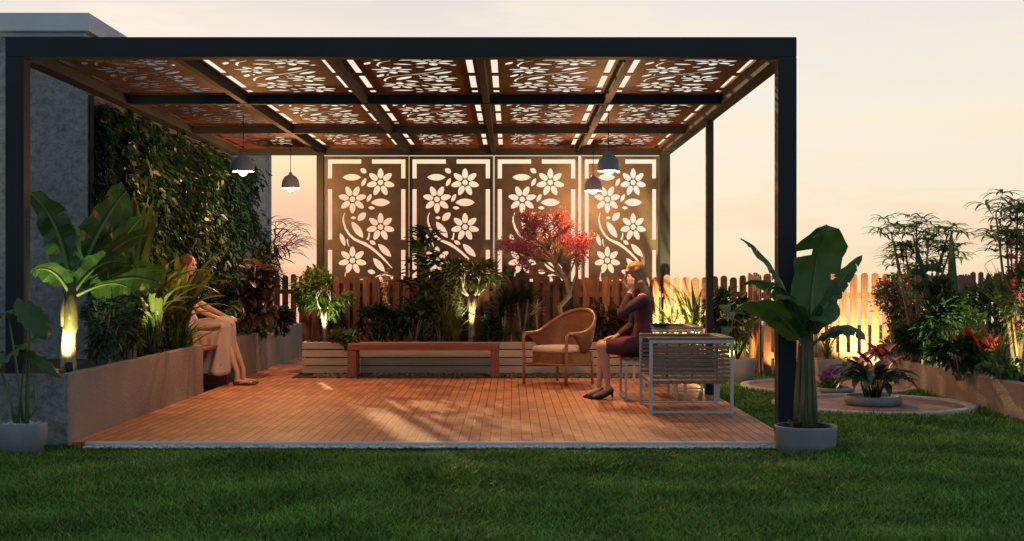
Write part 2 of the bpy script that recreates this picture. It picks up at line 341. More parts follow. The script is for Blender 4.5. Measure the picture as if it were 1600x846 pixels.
# grass blades
def grass():
    def region(n,fy,xr):
        y=fy(n); return y
    pts=[]
    n=330000
    u=RNG.random(n); y=5.75+(9.36-5.75)*u**1.0; x=RNG.uniform(-1,1,n)*(y*.42+.1); pts.append(np.stack([x,y],1))
    n=90000
    y=9.3+(17.0-9.3)*RNG.random(n)**1.5; x=RNG.uniform(2.13,5.2,n); k=(x<y*.43); pts.append(np.stack([x[k],y[k]],1))
    p=np.concatenate(pts)
    k=~((p[:,0]>4.48)&(p[:,1]>10.0)) & (p[:,1]<16.7)
    for cx,cy,r in ((3.53,12.4,.99),(3.62,14.5,1.02)): k&=((p[:,0]-cx)**2+(p[:,1]-cy)**2>r*r)
    k&=~((p[:,0]<2.14)&(p[:,1]>9.27)&(p[:,0]>-3.2))
    k&=~((p[:,0]<-3.19)&(p[:,1]>9.36))
    p=p[k]; n=len(p)
    clump=np.sin(p[:,0]*3.1+np.sin(p[:,1]*2.3))*np.sin(p[:,1]*3.7+np.sin(p[:,0]*1.9))
    h=RNG.uniform(.02,.066,n)*(1+.35*clump); h=np.where((p[:,1]>8.9)&(p[:,1]<9.3)&(p[:,0]<2.15),h*.5,h); w=RNG.uniform(.0022,.0052,n)*(1+.05*p[:,1]); az=RNG.uniform(0,6.28,n); bend=RNG.uniform(.2,1.2,n)*h
    ca,sa=np.cos(az),np.sin(az); ba=az+RNG.uniform(-.6,.6,n)+1.57; bx,by=np.cos(ba)*bend,np.sin(ba)*bend
    z=np.full(n,GZ)
    def row(f,wf,hf): 
        cx=p[:,0]+bx*f; cy=p[:,1]+by*f; cz=z+h*hf
        return np.stack([cx-ca*w*wf,cy-sa*w*wf,cz],1),np.stack([cx+ca*w*wf,cy+sa*w*wf,cz],1)
    a,b=row(0,1,0); c,d=row(.3,.8,.6); e,_=row(1,0,1)
    V=np.stack([a,b,c,d,e],1).reshape(-1,3); i=np.arange(n)[:,None]*5
    m=MB(); m.v.append(V.astype(np.float32)); m.n=len(V)
    q=(np.array([[0,1,3,2]])+i); t=(np.array([[2,3,4]])+i)
    m.f=[q,t]; m.mi=[np.zeros(n),np.zeros(n)]; m.sm=[np.zeros(n),np.zeros(n)]
    o=m.obj('grass',M['grass']); tag(o,'short dark green lawn grass in front of the pergola','grass',kind='stuff')
grass()

# round paved beds with pale kerb
def ring(cx,cy,r,label):
    t=thing('round_paved_bed',label,'paved bed',(cx,cy,GZ),0)
    m=MB(); m.lathe([(0.001,.035),(r-.1,.035)],64); m.obj('paving',M['ring'],t)
    m=MB(); m.lathe([(r-.11,-.05),(r-.11,.045),(r-.1,.055),(r-.01,.055),(r,.045),(r,-.05)],96); m.obj('kerb',M['gravel_kerb'],t)
M['gravel_kerb']=mat('pale_kerb',(.33,.30,.28),.85,0,(.45,.42,.39),30,bump=.8,bscale=90)
ring(3.53,12.4,.97,'nearer of two overlapping round paved circles on the lawn, holding the red flowers')
ring(3.62,14.45,1.0,'farther of two round paved circles on the lawn, with the purple flowers')
pebbles('kerb_gravel',2.3,2.32,14.2,14.21,-.3,3,.01,.012,'gravel')

# ================================================================== BUILDING
bld=thing('building','grey concrete building end with flat overhanging roof slab behind the left post','building',(-5.5,11.83,GZ))
m=MB(); m.box(-9,-3.95,11.83,20.9,GZ,3.47); weld_in(m.obj('wall',M['concrete']),bld)
m=MB(); m.box(-9.1,-3.9,11.72,20.98,3.5,3.67,b=.005); m.box(-9.0,-3.97,11.80,20.9,3.465,3.503); weld_in(m.obj('roof',M['slab']),bld)

# climbing foliage on the wall
def leaf_arrays(pos, dirv, nrm, ln, wd, fold=.15, droop=.15):
    """six-vertex folded leaves. pos/dir/nrm: (n,3)"""
    n=len(pos)
    dirv=dirv/np.linalg.norm(dirv,axis=1,keepdims=True)
    side=np.cross(dirv,nrm); side/= (np.linalg.norm(side,axis=1,keepdims=True)+1e-9)
    up=np.cross(side,dirv)
    ln=np.broadcast_to(ln,(n,))[:,None]; wd=np.broadcast_to(wd,(n,))[:,None]
    b=pos; tip=pos+dirv*ln-up*ln*droop
    l1=pos+dirv*ln*.28+side*wd*.5+up*wd*fold; r1=pos+dirv*ln*.28-side*wd*.5+up*wd*fold
    l2=pos+dirv*ln*.65+side*wd*.38+up*(wd*fold-ln*droop*.5); r2=pos+dirv*ln*.65-side*wd*.38+up*(wd*fold-ln*droop*.5)
    V=np.stack([b,l1,l2,tip,r2,r1],1).reshape(-1,3)
    i=np.arange(n)[:,None]*6
    Fq=np.concatenate([np.array([[0,3,2,1]])+i,np.array([[0,5,4,3]])+i])
    return V,Fq
def rnd_dirs(n): 
    v=RNG.normal(size=(n,3)); return v/np.linalg.norm(v,axis=1,keepdims=True)
ivy=thing('climbing_plant','dense dark green climber hanging over the side wall under the pergola','climbing plant',(-3.9,15.4,.4))
m=MB()
n=12500
ys=RNG.uniform(11.9,19.2,n); zs=RNG.uniform(.35,2.86,n)
ne=2200; ys[:ne]=RNG.uniform(11.84,12.7,ne)
edge=18.6+.5*np.sin(zs*3)+.4*np.sin(zs*7.3)+.3*RNG.random(n)
k=(ys<edge); ys,zs=ys[k],zs[k]; n=len(ys)
th=.06+.17*(np.sin(ys*4.1+zs*1.3)*np.sin(zs*3.7+ys*.9)*.5+.5)+.07*np.sin(ys*11+3*np.sin(zs*6))
th=np.where((ys>13.6)&(ys<15.4)&(zs<1.7),.03,th)
xs=-3.93+np.where(ys<12.4,.5,1.0)*np.abs(th)*RNG.uniform(.2,1.15,n)
d_=np.stack([RNG.uniform(.15,1.1,n),RNG.uniform(-.9,.9,n),RNG.uniform(-1.2,.1,n)],1)
nr=np.stack([np.ones(n),RNG.uniform(-.5,.5,n),RNG.uniform(.2,.9,n)],1)
V,Fq=leaf_arrays(np.stack([xs,ys,zs],1),d_,nr,RNG.uniform(.08,.15,n),RNG.uniform(.04,.075,n),.12,.25)
m.add(V,Fq); weld_in(m.obj('foliage',M['ivy_leaf']),ivy)
m=MB(); m.box(-3.945,-3.90,11.86,11.90,.35,2.93); m.box(-3.945,-3.925,11.9,18.7,.35,2.93)
weld_in(m.obj('trellis_panel',mat('dark_trellis',(.03,.02,.014),.8,0,(.05,.035,.02),6)),ivy)

# ================================================================== LEFT PLANTERS
def planter(label,x0,x1,y0,y1,h,front=True):
    t=thing('masonry_planter',label,'planter',((x0+x1)/2,(y0+y1)/2,GZ))
    th=.07
    m=MB(); 
    m.box(x1-th,x1,y0,y1,GZ-.02,h,b=.006)
    m.box(x0,x1-th-.002,y0+.002,y0+th,GZ-.02,h-.002)
    m.box(x0,x1-th-.002,y1-th,y1-.002,GZ-.02,h-.002)
    weld_in(m.obj('wall',M['render']),t)
    m=MB(); m.box(x0,x1-th,y0+th,y1-th,h-.2,h-.045); weld_in(m.obj('soil',M['soil']),t)
    return t
planter('long low rendered planter wall at the left front of the deck, holding the bananas',-7,-3.27,9.38,13.47,.51)
planter('low rendered planter along the wall farther back, past the seated woman in beige',-3.94,-3.27,15.2,19.9,.51)
# front concrete facing of the near planter
pf=MB(); pf.box(-7,-3.272,9.355,9.378,GZ-.02,.513); 
fo=pf.obj('planter_facing',M['concrete']); tag(fo,'rough grey concrete front face of the left planter, behind the potted elephant ear','planter facing')
# bench in gap
t=thing('wall_bench','brown timber seat set between the two left planters, under the woman in beige','bench',(-3.6,14.3,GZ))
m=MB()
for i in range(5): m.box(-3.92+i*.125,-3.92+i*.125+.115,13.49,15.18,.43,.465,b=.004)
weld_in(m.obj('seat',M['bench']),t)
for yy in (13.6,15.0):
    m=MB(); m.box(-3.88,-3.36,yy,yy+.06,GZ,.43); weld_in(m.obj('support',M['bench']),t)

# ================================================================== PERGOLA
ZB,ZT=2.858,3.005
XL,XR=-3.75,2.114
per=thing('pergola','dark grey steel pergola with floral cut-out roof and back screens over the deck','pergola',((XL+XR)/2,13.2,0))
def part(name,mb,mt,par_=per): return weld_in(mb.obj(name,mt),par_)
w=.137
posts=[(XL,9.4,.48),(XR-w,9.4,-.0),(XR-w,13.24,-.0),(XR-w,16.89,-.0),(-2.60,16.93,0)]
for i,(x,y,z0) in enumerate(posts):
    ww=w if i!=4 else .09
    if i==2: x,ww=XR-.078,.075
    m=MB(); m.box(x,x+ww,y,y+(w if i not in (2,3) else .11 if i==3 else .075),z0-.0,ZB-.001,b=.004); part('post',m,M['metal'])
m=MB(); m.box(XL,XR,9.4,9.4+w,ZB,ZT,b=.004); part('front_beam',m,M['metal'])
m=MB(); m.box(XL+w+.001,XR-w-.001,16.89,17.0,ZB,ZT-.01,b=.003); part('back_beam',m,M['metal'])
for x0 in (XL,XR-w):
    m=MB(); m.box(x0,x0+w,9.4+w+.001,17.02,ZB+.001,ZT-.004,b=.003); part('side_beam',m,M['metal'])
BX=[-2.513,-1.376,-.236,.897]
for x in BX:
    m=MB(); m.box(x-.03,x+.03,9.54,16.888,ZB+.004,ZT-.03,b=.002); part('rafter',m,M['metal'])
edges=[XL+w]+BX+[XR-w]
for y in (11.95,14.38):
    for a,b in zip(edges[:-1],edges[1:]):
        pass
    m=MB(); m.box(XL+w+.001,XR-w-.001,y,y+.07,ZB+.0,ZB+.113,b=.002); part('cross_beam',m,M['metal'])

# floral panel: unit width 1, height 2.127 in pattern units measured from the photograph
def U(x,y): return ((x-633)/502, -(y-50)/502)
holes=[]
def rect(x0,y0,x1,y1): holes.append([U(x0,y0),U(x1,y0),U(x1,y1),U(x0,y1)])
def poly(pts): holes.append([U(*p) for p in pts])
def lens(cx,cy,hl,hw,ang,n=10):   # ang: image degrees, clockwise positive
    pts=[]; c,s=math.cos(R(ang)),math.sin(R(ang))
    for sg in (1,-1):
        for i in range(n):
            u=-1+2*i/n if sg==1 else 1-2*i/n
            x=u*hl; y=sg*hw*(1-u*u)**.85
            pts.append((cx+x*c-y*s,cy+x*s+y*c))
    poly(pts)
def ell(cx,cy,a,b,ang,n=14):
    c,s=math.cos(R(ang)),math.sin(R(ang)); poly([(cx+a*math.cos(t)*c-b*math.sin(t)*s,cx*0+cy+a*math.cos(t)*s+b*math.sin(t)*c) for t in [2*math.pi*i/n for i in range(n)]])
def flower(cx,cy,up=True):
    ell(cx,cy,17,17,0)
    for i in range(7):
        a=(-90 if up else 90)+i*360/7; x=cx+54*math.cos(R(a)); y=cy+54*math.sin(R(a))
        c,s=math.cos(R(a)),math.sin(R(a)); pts=[]
        for j in range(16):
            t=2*math.pi*j/16; xx=31*math.cos(t); yy=17.5*math.sin(t)*(1-.18*math.cos(t))
            pts.append((x+xx*c-yy*s,y+xx*s+yy*c))
        poly(pts)
def ribbon(pts,ws):
    lft=[];rgt=[]
    for i,p in enumerate(pts):
        a=pts[max(i-1,0)]; b=pts[min(i+1,len(pts)-1)]; dx,dy=b[0]-a[0],b[1]-a[1]; l=math.hypot(dx,dy); nx,ny=-dy/l,dx/l
        lft.append((p[0]+nx*ws[i]/2,p[1]+ny*ws[i]/2)); rgt.append((p[0]-nx*ws[i]/2,p[1]-ny*ws[i]/2))
    poly(lft+rgt[::-1])
H=1118-50
def Lsh(flip,bot):
    fx=(lambda x:x) if not flip else (lambda x:633*2+502-x-0.0)
    fy=(lambda y:y) if not bot else (lambda y:100+H-y)
    poly([(fx(x),fy(y)) for x,y in ((652,70),(852,70),(852,96),(677,96),(677,185),(652,185))])
for a in (0,1):
    for b_ in (0,1): Lsh(a,b_)
for y0,y1 in ((250,555),(617,922)):
    rect(652,y0,677,y1); rect(1091,y0,1116,y1)
flower(967,209); flower(799,311,False); flower(967,479); flower(799,681); flower(967,862); flower(792,960,False)
for a in ((795,178,56,20,0),(865,139,22,15,35),(867,208,28,12,-62),(899,303,27,12,-62),(967,330,58,23,0),(913,363,20,10,5),(855,416,34,20,-45),
          (805,423,16,9,0),(828,495,60,21,55),(740,555,42,14,70),(920,573,22,12,30),(992,620,55,19,45),(958,708,54,19,50),(913,750,24,14,15),
          (850,810,44,17,-15),(720,830,36,13,70),(1040,960,36,13,-60),(900,985,50,18,-20),(960,1030,48,14,10),(745,1040,40,14,-10),(850,1050,24,12,0),(1040,790,20,12,60)): lens(*a)
ribbon([(754,392),(744,420),(745,448),(757,487),(780,525),(810,552),(843,568),(872,580),(905,600),(945,632),(990,675),(1037,728)],[5,8,11,13,14,15,16,20,17,15,13,4])
ribbon([(889,556),(897,540),(900,514)],[16,10,8])
ribbon([(778,528),(769,552),(770,575),(779,599)],[4,8,8,3])
ribbon([(935,782),(965,770),(1000,768),(1038,778)],[4,10,10,4])
ribbon([(760,735),(752,790),(770,850),(820,890),(870,920)],[5,10,14,12,4])
def panel_mesh(wid,hgt,name,mt):
    cu=bpy.data.curves.new('panel','CURVE'); cu.dimensions='2D'; cu.fill_mode='BOTH'; cu.extrude=.0025
    sy=hgt/(H/502)
    def spl(pts):
        s=cu.splines.new('POLY'); s.points.add(len(pts)-1)
        for p,(x,y) in zip(s.points,pts): p.co=(x*wid,y*sy,0,1)
        s.use_cyclic_u=True
    spl([(0,0),(1,0),(1,-H/502),(0,-H/502)])
    for h in holes: spl(h)
    o=bpy.data.objects.new('tmp',cu); C.objects.link(o)
    dg=bpy.context.evaluated_depsgraph_get(); me=bpy.data.meshes.new_from_object(o.evaluated_get(dg)); bpy.data.objects.remove(o)
    me.name=name; me.materials.clear(); me.materials.append(mt)
    return me
PW=1.137-.062; PL=2.36
roofm=panel_mesh(PW,PL,'roof_panel',M['corten']); scrm=panel_mesh(1.125,2.36,'screen',M['corten2'])
rows=[(9.54,11.95),(12.02,14.38),(14.45,16.889)]
cols=list(zip(edges[:-1],edges[1:]))
for (ya,yb) in rows:
    for ci,(xa,xb) in enumerate(cols):
        o=bpy.data.objects.new('roof_panel',roofm); C.objects.link(o); o.parent=per
        aa=xa+(.0 if ci==0 else .031); bb=xb-(.0 if ci==4 else .031)
        o.location=Vector((aa+.001,yb-.001,ZB+.085))-per.location    # pattern top toward the back, lying flat
        o.scale=((bb-aa-.002)/PW,(yb-ya-.002)/PL,1)
sx=[-2.506,-1.376,-.236,.93]
for i,x in enumerate(sx):
    o=bpy.data.objects.new('floral_screen',scrm); C.objects.link(o); o.parent=per
    o.location=Vector((x+.012,16.96,ZB-.012))-per.location; o.rotation_euler=(R(90),0,0)
    o.scale=((1.12 if i<3 else 1.03)/1.125,1,1)
m=MB(); 
for x in sx[1:]: m.box(x-.001,x+.006,16.93,16.96,.4,ZB)
m.box(-2.52,2.0,16.965,16.99,.42,.47); part('screen_rail',m,M['metal'])

for x in BX:
    m=MB(); m.box(x-.05,x+.05,9.5375,9.548,ZB+.02,ZB+.10); m.ball((x-.042,9.55,ZB+.06),.007,8,5); m.ball((x+.042,9.55,ZB+.06),.007,8,5); part('rafter_bracket',m,M['metal'])
# ================================================================== FENCE
def picket(m,x,y,w_,h,ang,dz=0):
    c,s=math.cos(ang),math.sin(ang); th=.02; n=6
    pr=[(-w_/2,GZ+.04),(w_/2,GZ+.04)]
    for i in range(n+1):
        a=math.pi*i/n; pr.append((w_/2*math.cos(a),h-w_/2*.8+w_/2*.8*math.sin(a)))
    v=[]
    for dd in (-th/2,th/2):
        for u,z in pr: v.append((x+u*c-dd*s,y+u*s+dd*c,z+dz))
    k=len(pr); f=[tuple(range(k)),tuple(range(2*k-1,k-1,-1))]
    for i in range(k): j=(i+1)%k; f.append((i,j,k+j,k+i)[::-1])
    m.add(v,f)
def fence(label,pts,hgt=1.24,pitch=.135,pw=.092):
    a,b=Vector(pts[0]),Vector(pts[1]); t=thing('picket_fence',label,'fence',(a.x,a.y,GZ),0,'timber picket fences round the terrace')
    d=b-a; n=int(d.length/pitch); ang=math.atan2(d.y,d.x); m=MB()
    for i in range(n+1):
        p=a+d*((i+.5)/(n+1)); h=hgt+random.uniform(-.018,.022)
        if n-i<2 and False: pass
        picket(m,p.x,p.y,pw*random.uniform(.9,1.05),h,ang+random.uniform(-.01,.01))
    weld_in(m.obj('pickets',M['fence']),t)
    nx,ny=-d.y/d.length,d.x/d.length
    for z in (.25,1.0):
        m=MB(); s=.022
        # rail behind the pickets
        q=[(a.x+nx*s,a.y+ny*s),(b.x+nx*s,b.y+ny*s),(b.x+nx*(s+.03),b.y+ny*(s+.03)),(a.x+nx*(s+.03),a.y+ny*(s+.03))]
        v=[(x,y,zz) for zz in (z-.035,z+.035) for x,y in q]
        m.add(v,[(0,1,2,3)[::-1],(4,5,6,7),(0,1,5,4),(1,2,6,5),(2,3,7,6),(3,0,4,7)]); weld_in(m.obj('rail',M['fence']),t)
    return t
fa=fence('dense dark picket fence in front of the floral screens, behind the timber planter',[(-2.78,16.80),(1.98,16.80)])
m=MB()
for i in range(35): picket(m,-2.78+(i+1)*4.76/36,16.872,.10,1.19+random.uniform(-.02,.02),0)
weld_in(m.obj('rear_pickets',M['fence']),fa)
fence('lit stretch of picket fence right of the screens, behind the slatted armchairs',[(2.0,16.82),(3.13,16.82)])
fence('short picket fence at the far end of the left planter, below the left pendant lamps',[(-4.3,20.1),(-2.6,20.1)],1.26)
fence('short return of the picket fence seen edge-on, left of the dark front post',[(3.13,16.75),(3.13,15.92)],1.27)
fence('picket fence behind the potted banana and the round paved circles',[(3.13,15.86),(4.75,15.86)],1.27)
fence('picket fence running back behind the right flower bed',[(4.78,15.95),(7.9,21.8)],1.27)
fence('far picket fence at the right edge behind the pink flowers',[(7.9,21.9),(13,21.9)],1.30)

# ================================================================== RIGHT BED WALL
t=thing('raised_bed_wall','low brown rendered curved wall holding up the right flower bed','raised bed',(4.6,13,GZ))
m=MB(); path=[(4.44,15.75),(4.47,14.8),(4.50,13.8),(4.53,12.6),(4.57,11.3),(4.62,10.2),(4.70,9.0)]
v=[];f=[]
for i,(x,y) in enumerate(path):
    for dx,z in ((0,GZ-.02),(0,.262),(.008,.27),(.102,.27),(.11,.262),(.11,GZ-.02)): v.append((x+dx,y,z))
for i in range(len(path)-1):
    for k in range(5): f.append((i*6+k,(i+1)*6+k,(i+1)*6+k+1,i*6+k+1))
f.append((0,1,2,3,4,5)); f.append(tuple(range(len(v)-1,len(v)-7,-1)))
m.add(v,f); weld_in(m.obj('wall',M['render']),t)
m=MB(); m.box(4.60,9,8.9,15.8,GZ,.2); m.box(5.2,12,15.8,21.7,GZ,.2); weld_in(m.obj('soil',M['soil']),t)
m=MB(); m.box(4.44,4.82,15.752,15.80,GZ,.262); weld_in(m.obj('wall_end',M['render']),t)

# ================================================================== TIMBER PLANTER + BENCH
t=thing('timber_planter','long pale slatted timber planter box in front of the fence','planter',(-.6,16.4,0))
m=MB()
for i in range(4): m.box(-2.66,2.0,16.12,16.15,.005+i*.103,.005+i*.103+.09,b=.004)
weld_in(m.obj('front_slats',M['planterwood']),t)
m=MB()
for i in range(4): m.box(-2.66,-2.63,16.152,16.72,.005+i*.103,.005+i*.103+.09,b=.004)
weld_in(m.obj('end_slats',M['planterwood']),t)
m=MB(); m.box(-2.625,1.98,16.152,16.165,0,.39); m.box(-2.625,-2.61,16.165,16.7,0,.39); weld_in(m.obj('liner',M['darkgravel']),t)
m=MB(); m.box(-2.60,1.97,16.17,16.72,.1,.36); weld_in(m.obj('soil',M['soil']),t)
t=thing('low_bench','low reddish brown timber bench with slab legs in front of the pale planter','bench',(-1.07,15.62,0))
m=MB(); m.box(-2.0,-.148,15.46,15.85,.335,.41,b=.006); weld_in(m.obj('seat',M['bench']),t)
for x in (-2.0,-.258):
    m=MB(); m.box(x+.003,x+.107,15.463,15.847,0,.333,b=.005); weld_in(m.obj('leg',M['bench']),t)

# ================================================================== FURNITURE
def slat_chair(label,x0,x1,y0,y1,h,seatz,group='slatted aluminium garden chairs'):
    t=thing('slatted_armchair',label,'armchair',((x0+x1)/2,(y0+y1)/2,0),0,group); r=.028
    for yy in (y0,y1-r):
        m=MB(); m.box(x0,x0+r,yy,yy+r,0,h,b=.003); m.box(x1-r,x1,yy,yy+r,0,h,b=.003)
        m.box(x0+r,x1-r,yy+.001,yy+r-.001,h-r,h-.001); m.box(x0+r,x1-r,yy+.004,yy+r-.004,.012,.03)
        weld_in(m.obj('side_frame',M['alu']),t)
    # side arm slats (near and far), back slats at x1, seat slats
    n=8; z0=seatz+.04; dz=(h-.05-z0)/n
    for yy in (y0+r+.003,y1-r-.022):
        m=MB()
        for i in range(n): m.box(x0+.01,x1-.03,yy,yy+.018,z0+i*dz+.006,z0+(i+1)*dz-.010,b=.002)
        for k in (.2,.5,.8): m.box(x0+(x1-x0)*k,x0+(x1-x0)*k+.018,yy+.0185,yy+.024,z0,h-.04)
        weld_in(m.obj('arm_slats',M['seatwood']),t)
    m=MB()
    for i in range(n): m.box(x1-.045,x1-.027,y0+r+.025,y1-r-.026,z0+i*dz+.006,z0+(i+1)*dz-.010,b=.002)
    weld_in(m.obj('back_slats',M['seatwood']),t)
    m=MB(); 
    k=7; dx=(x1-x0-.06)/k
    for i in range(k): m.box(x0+.005+i*dx,x0+.005+(i+1)*dx-.012,y0+r+.005,y1-r-.005,seatz,seatz+.03,b=.002)
    weld_in(m.obj('seat_slats',M['seatwood']),t)
    m=MB(); m.box(x0-.005,x1+.005,y0+.004,y0+.09,h,h+.022,b=.003); m.box(x0-.005,x1+.005,y1-.09,y1-.004,h,h+.022,b=.003); m.box(x1-.085,x1+.005,y0+.092,y1-.092,h,h+.022,b=.003)
    weld_in(m.obj('arm_rest',M['seatwood']),t)
    return t
slat_chair('nearest slatted garden armchair with grey metal frame at the right front of the deck',1.235,1.985,11.33,12.25,.665,.27)
slat_chair('farther slatted garden armchair partly hidden behind the nearest one, by the middle post',1.42,2.08,13.75,14.85,.665,.27)
# stool the woman sits on
t=thing('garden_stool','metal framed timber seat under the woman in the dark dress','stool',(1.38,13.0,0)); 
m=MB(); r=.025
for x in (1.13,1.63):
    for y in (12.62,13.25): m.box(x,x+r,y,y+r,0,.40)
    m.box(x,x+r,12.645,13.25,.012,.03)
m.box(1.155,1.63,12.622,12.643,.372,.398); m.box(1.155,1.63,13.252,13.273,.372,.398); weld_in(m.obj('frame',M['alu']),t)
m=MB()
for i in range(6): m.box(1.11+i*.093,1.11+i*.093+.083,12.60,13.30,.401,.428,b=.003)
weld_in(m.obj('seat',M['bench']),t)
# low coffee table with dark dish
t=thing('low_table','low dark timber table with metal legs behind the slatted armchair','table',(1.68,13.0,0))
m=MB(); 
for i in range(5): m.box(1.72+i*.075,1.72+i*.075+.068,12.6,13.5,.30,.325,b=.002)
weld_in(m.obj('tabletop',M['seatwood']),t)
for x in (1.73,2.06):
    for y in (12.62,13.45):
        m=MB(); m.box(x-.012,x+.012,y,y+.024,0,.299); weld_in(m.obj('leg',M['alu']),t)
t=thing('dark_dish','shallow dark dish of leaves on the arm of the farther slatted armchair','dish',(1.62,13.80,.688))
m=MB(); m.lathe([(.001,.002),(.05,.003),(.10,.03),(.105,.032),(.10,.022),(.05,-.000),(.001,-.0005)],20); m.obj('bowl',M['metal'],t)
m=MB(); n=40; a=RNG.uniform(0,6.28,n); rr=RNG.uniform(0,.07,n); p=np.stack([rr*np.cos(a),rr*np.sin(a),np.full(n,.015)],1); dd=np.stack([np.cos(a),np.sin(a),RNG.uniform(.2,1,n)],1)
V,Fq=leaf_arrays(p,dd,np.tile([0,0,1.],(n,1)),.05,.025); m.add(V,Fq); m.obj('leaves',M['dark_leaf'],t)

# wicker tub chair -------------------------------------------------
wick=bpy.data.materials.new('wicker'); wick.use_nodes=True
def mkwick():
    t=wick.node_tree; b=t.nodes['Principled BSDF']; nn=t.nodes.new; lk=t.links.new
    tcn=nn('ShaderNodeTexCoord'); br=nn('ShaderNodeTexBrick'); br.inputs['Scale'].default_value=1; br.inputs['Brick Width'].default_value=.022; br.inputs['Row Height'].default_value=.009
    br.inputs['Mortar Size'].default_value=.0012; br.inputs['Color1'].default_value=(.29,.12,.042,1); br.inputs['Color2'].default_value=(.21,.082,.03,1); br.inputs['Mortar'].default_value=(.10,.04,.015,1)
    lk(tcn.outputs['UV'],br.inputs[0]); 
    no=nn('ShaderNodeTexNoise'); no.inputs['Scale'].default_value=12; lk(tcn.outputs['Object'],no.inputs[0])
    hs=nn('ShaderNodeHueSaturation'); mr=nn('ShaderNodeMapRange'); mr.inputs[3].default_value=.6; mr.inputs[4].default_value=1.4; lk(no.outputs[0],mr.inputs[0]); lk(mr.outputs[0],hs.inputs['Value']); lk(br.outputs[0],hs.inputs['Color'])
    lk(hs.outputs[0],b.inputs['Base Color']); b.inputs['Roughness'].default_value=.45
    bp=nn('ShaderNodeBump'); bp.inputs['Strength'].default_value=.6; bp.inputs['Distance'].default_value=.004; bp.invert=True; lk(br.outputs['Fac'],bp.inputs['Height']); lk(bp.outputs[0],b.inputs['Normal'])
mkwick()
M['cane']=mat('cane_pole',(.24,.095,.035),.38,0,(.32,.14,.055),14,(1,1,3),bump=.15,bscale=60)
def tub_chair():
    t=thing('wicker_armchair','brown wicker tub armchair with cream seat cushion on the deck left of the woman','armchair',(.58,14.66,0),R(-40)); t.scale=(1.07,1.04,1)
    hw,fd=.27,.26           # half width, front depth; local front is -y
    def rim(s):             # s in -1..1 round the tub from one front arm to the other
        a=s*R(118); r=.315
        x=r*math.sin(a)*1.0; y=r*math.cos(a)*.95
        if abs(s)>.8: pass
        z=.60+.24*max(0,math.cos(s*math.pi/2*1.05))**1.4
        return x,y,z
    def rimp(s):
        # U shaped: straight arms then a round back
        if abs(s)<=.62:
            a=s/.62*R(90); x=.31*math.sin(a); y=.05+.29*math.cos(a)
        else:
            k=(abs(s)-.62)/.38; x=math.copysign(.31-.02*k,s); y=.05-.33*k
        z=.585+.265*(0.5+0.5*math.cos(min(1,abs(s)/.80)*math.pi))
        flare=1+.10*(z-.58)/.26
        return Vector((x*flare,y*flare+.02*(z-.58)/.26,z))
    def lowp(s):
        if abs(s)<=.62:
            a=s/.62*R(90); x=.265*math.sin(a); y=.03+.25*math.cos(a)
        else:
            k=(abs(s)-.62)/.38; x=math.copysign(.265,s); y=.03-.27*k
        return Vector((x,y,.36))
    NS,NZ=48,8; v=[];f=[];uv=[]
    for i in range(NS+1):
        s=-1+2*i/NS; hi=rimp(s); lo=lowp(s)
        cut=max(0,(abs(s)-.66)/.34)     # side panel rises toward the front so the arm is open
        lo2=lo.lerp(hi,min(.93,cut*1.35))
        for j in range(NZ+1):
            k=j/NZ; p=lo2.lerp(hi,k); p.y+=.0; bulge=.02*math.sin(k*math.pi)
            d=Vector((p.x,p.y,0)).normalized() if abs(s)<.62 else Vector((math.copysign(1,s),0,0))
            v.append(p+d*bulge); uv.append((s*.75,p.z))
    for i in range(NS):
        for j in range(NZ): a=i*(NZ+1)+j; f.append((a,a+NZ+1,a+NZ+2,a+1))
    me=bpy.data.meshes.new('shell'); me.from_pydata([tuple(x) for x in v],[],f); me.materials.append(wick)
    ul=me.uv_layers.new(name='UVMap')
    for lp in me.loops: ul.data[lp.index].uv=uv[lp.vertex_index]
    for p in me.polygons: p.use_smooth=True
    o=bpy.data.objects.new('back_shell',me); C.objects.link(o); o.parent=t
    so_=o.modifiers.new('s','SOLIDIFY'); so_.thickness=.014
    # apron
    m=MB(); v=[];f=[];uv=[]; n=44
    pts=[]
    for i in range(n):
        a=2*math.pi*i/n; pts.append((.275*math.copysign(abs(math.cos(a))**.55,math.cos(a)),.27*math.copysign(abs(math.sin(a))**.55,math.sin(a))))
    for z in (.22,.37):
        for x,y in pts: v.append((x,y,z))
    f=[(i,(i+1)%n,n+(i+1)%n,n+i) for i in range(n)]+[tuple(range(n,2*n))]
    me=bpy.data.meshes.new('apron'); me.from_pydata(v,[],f); me.materials.append(wick); ul=me.uv_layers.new(name='UVMap')
    for p in me.polygons:
        for li in p.loop_indices:
            vi=me.loops[li].vertex_index; ul.data[li].uv=((vi%n)/n*1.8,v[vi][2])
    o=bpy.data.objects.new('apron',me); C.objects.link(o); o.parent=t
    # rim pole, arms run down into front legs
    path=[Vector((-.285,-.30,0)),Vector((-.285,-.30,.30)),Vector((-.29,-.30,.50)),Vector((-.292,-.295,.555))]+[rimp(-.97+1.94*i/40) for i in range(41)]+[Vector((.292,-.295,.555)),Vector((.29,-.30,.50)),Vector((.285,-.30,.30)),Vector((.285,-.30,0))]
    m=MB(); m.tube(path,[.017]*3+[.018]+[.02]*41+[.018]+[.017]*3,10); m.obj('rim_pole',M['cane'],t)
    for sx_ in (-1,1):
        m=MB(); m.tube([(sx_*.24,.24,0),(sx_*.235,.235,.37)],[.014,.018],10); m.obj('leg',M['cane'],t)
    m=MB()
    for z in (.235,): m.tube([(-.27,-.28,z),(.27,-.28,z)],.011,8); m.tube([(-.27,-.28,z),(-.24,.24,z)],.011,8); m.tube([(.27,-.28,z),(.24,.24,z)],.011,8)
    m.obj('stretcher',M['cane'],t)
    # cushion: rounded pad
    m=MB(); prof=[]
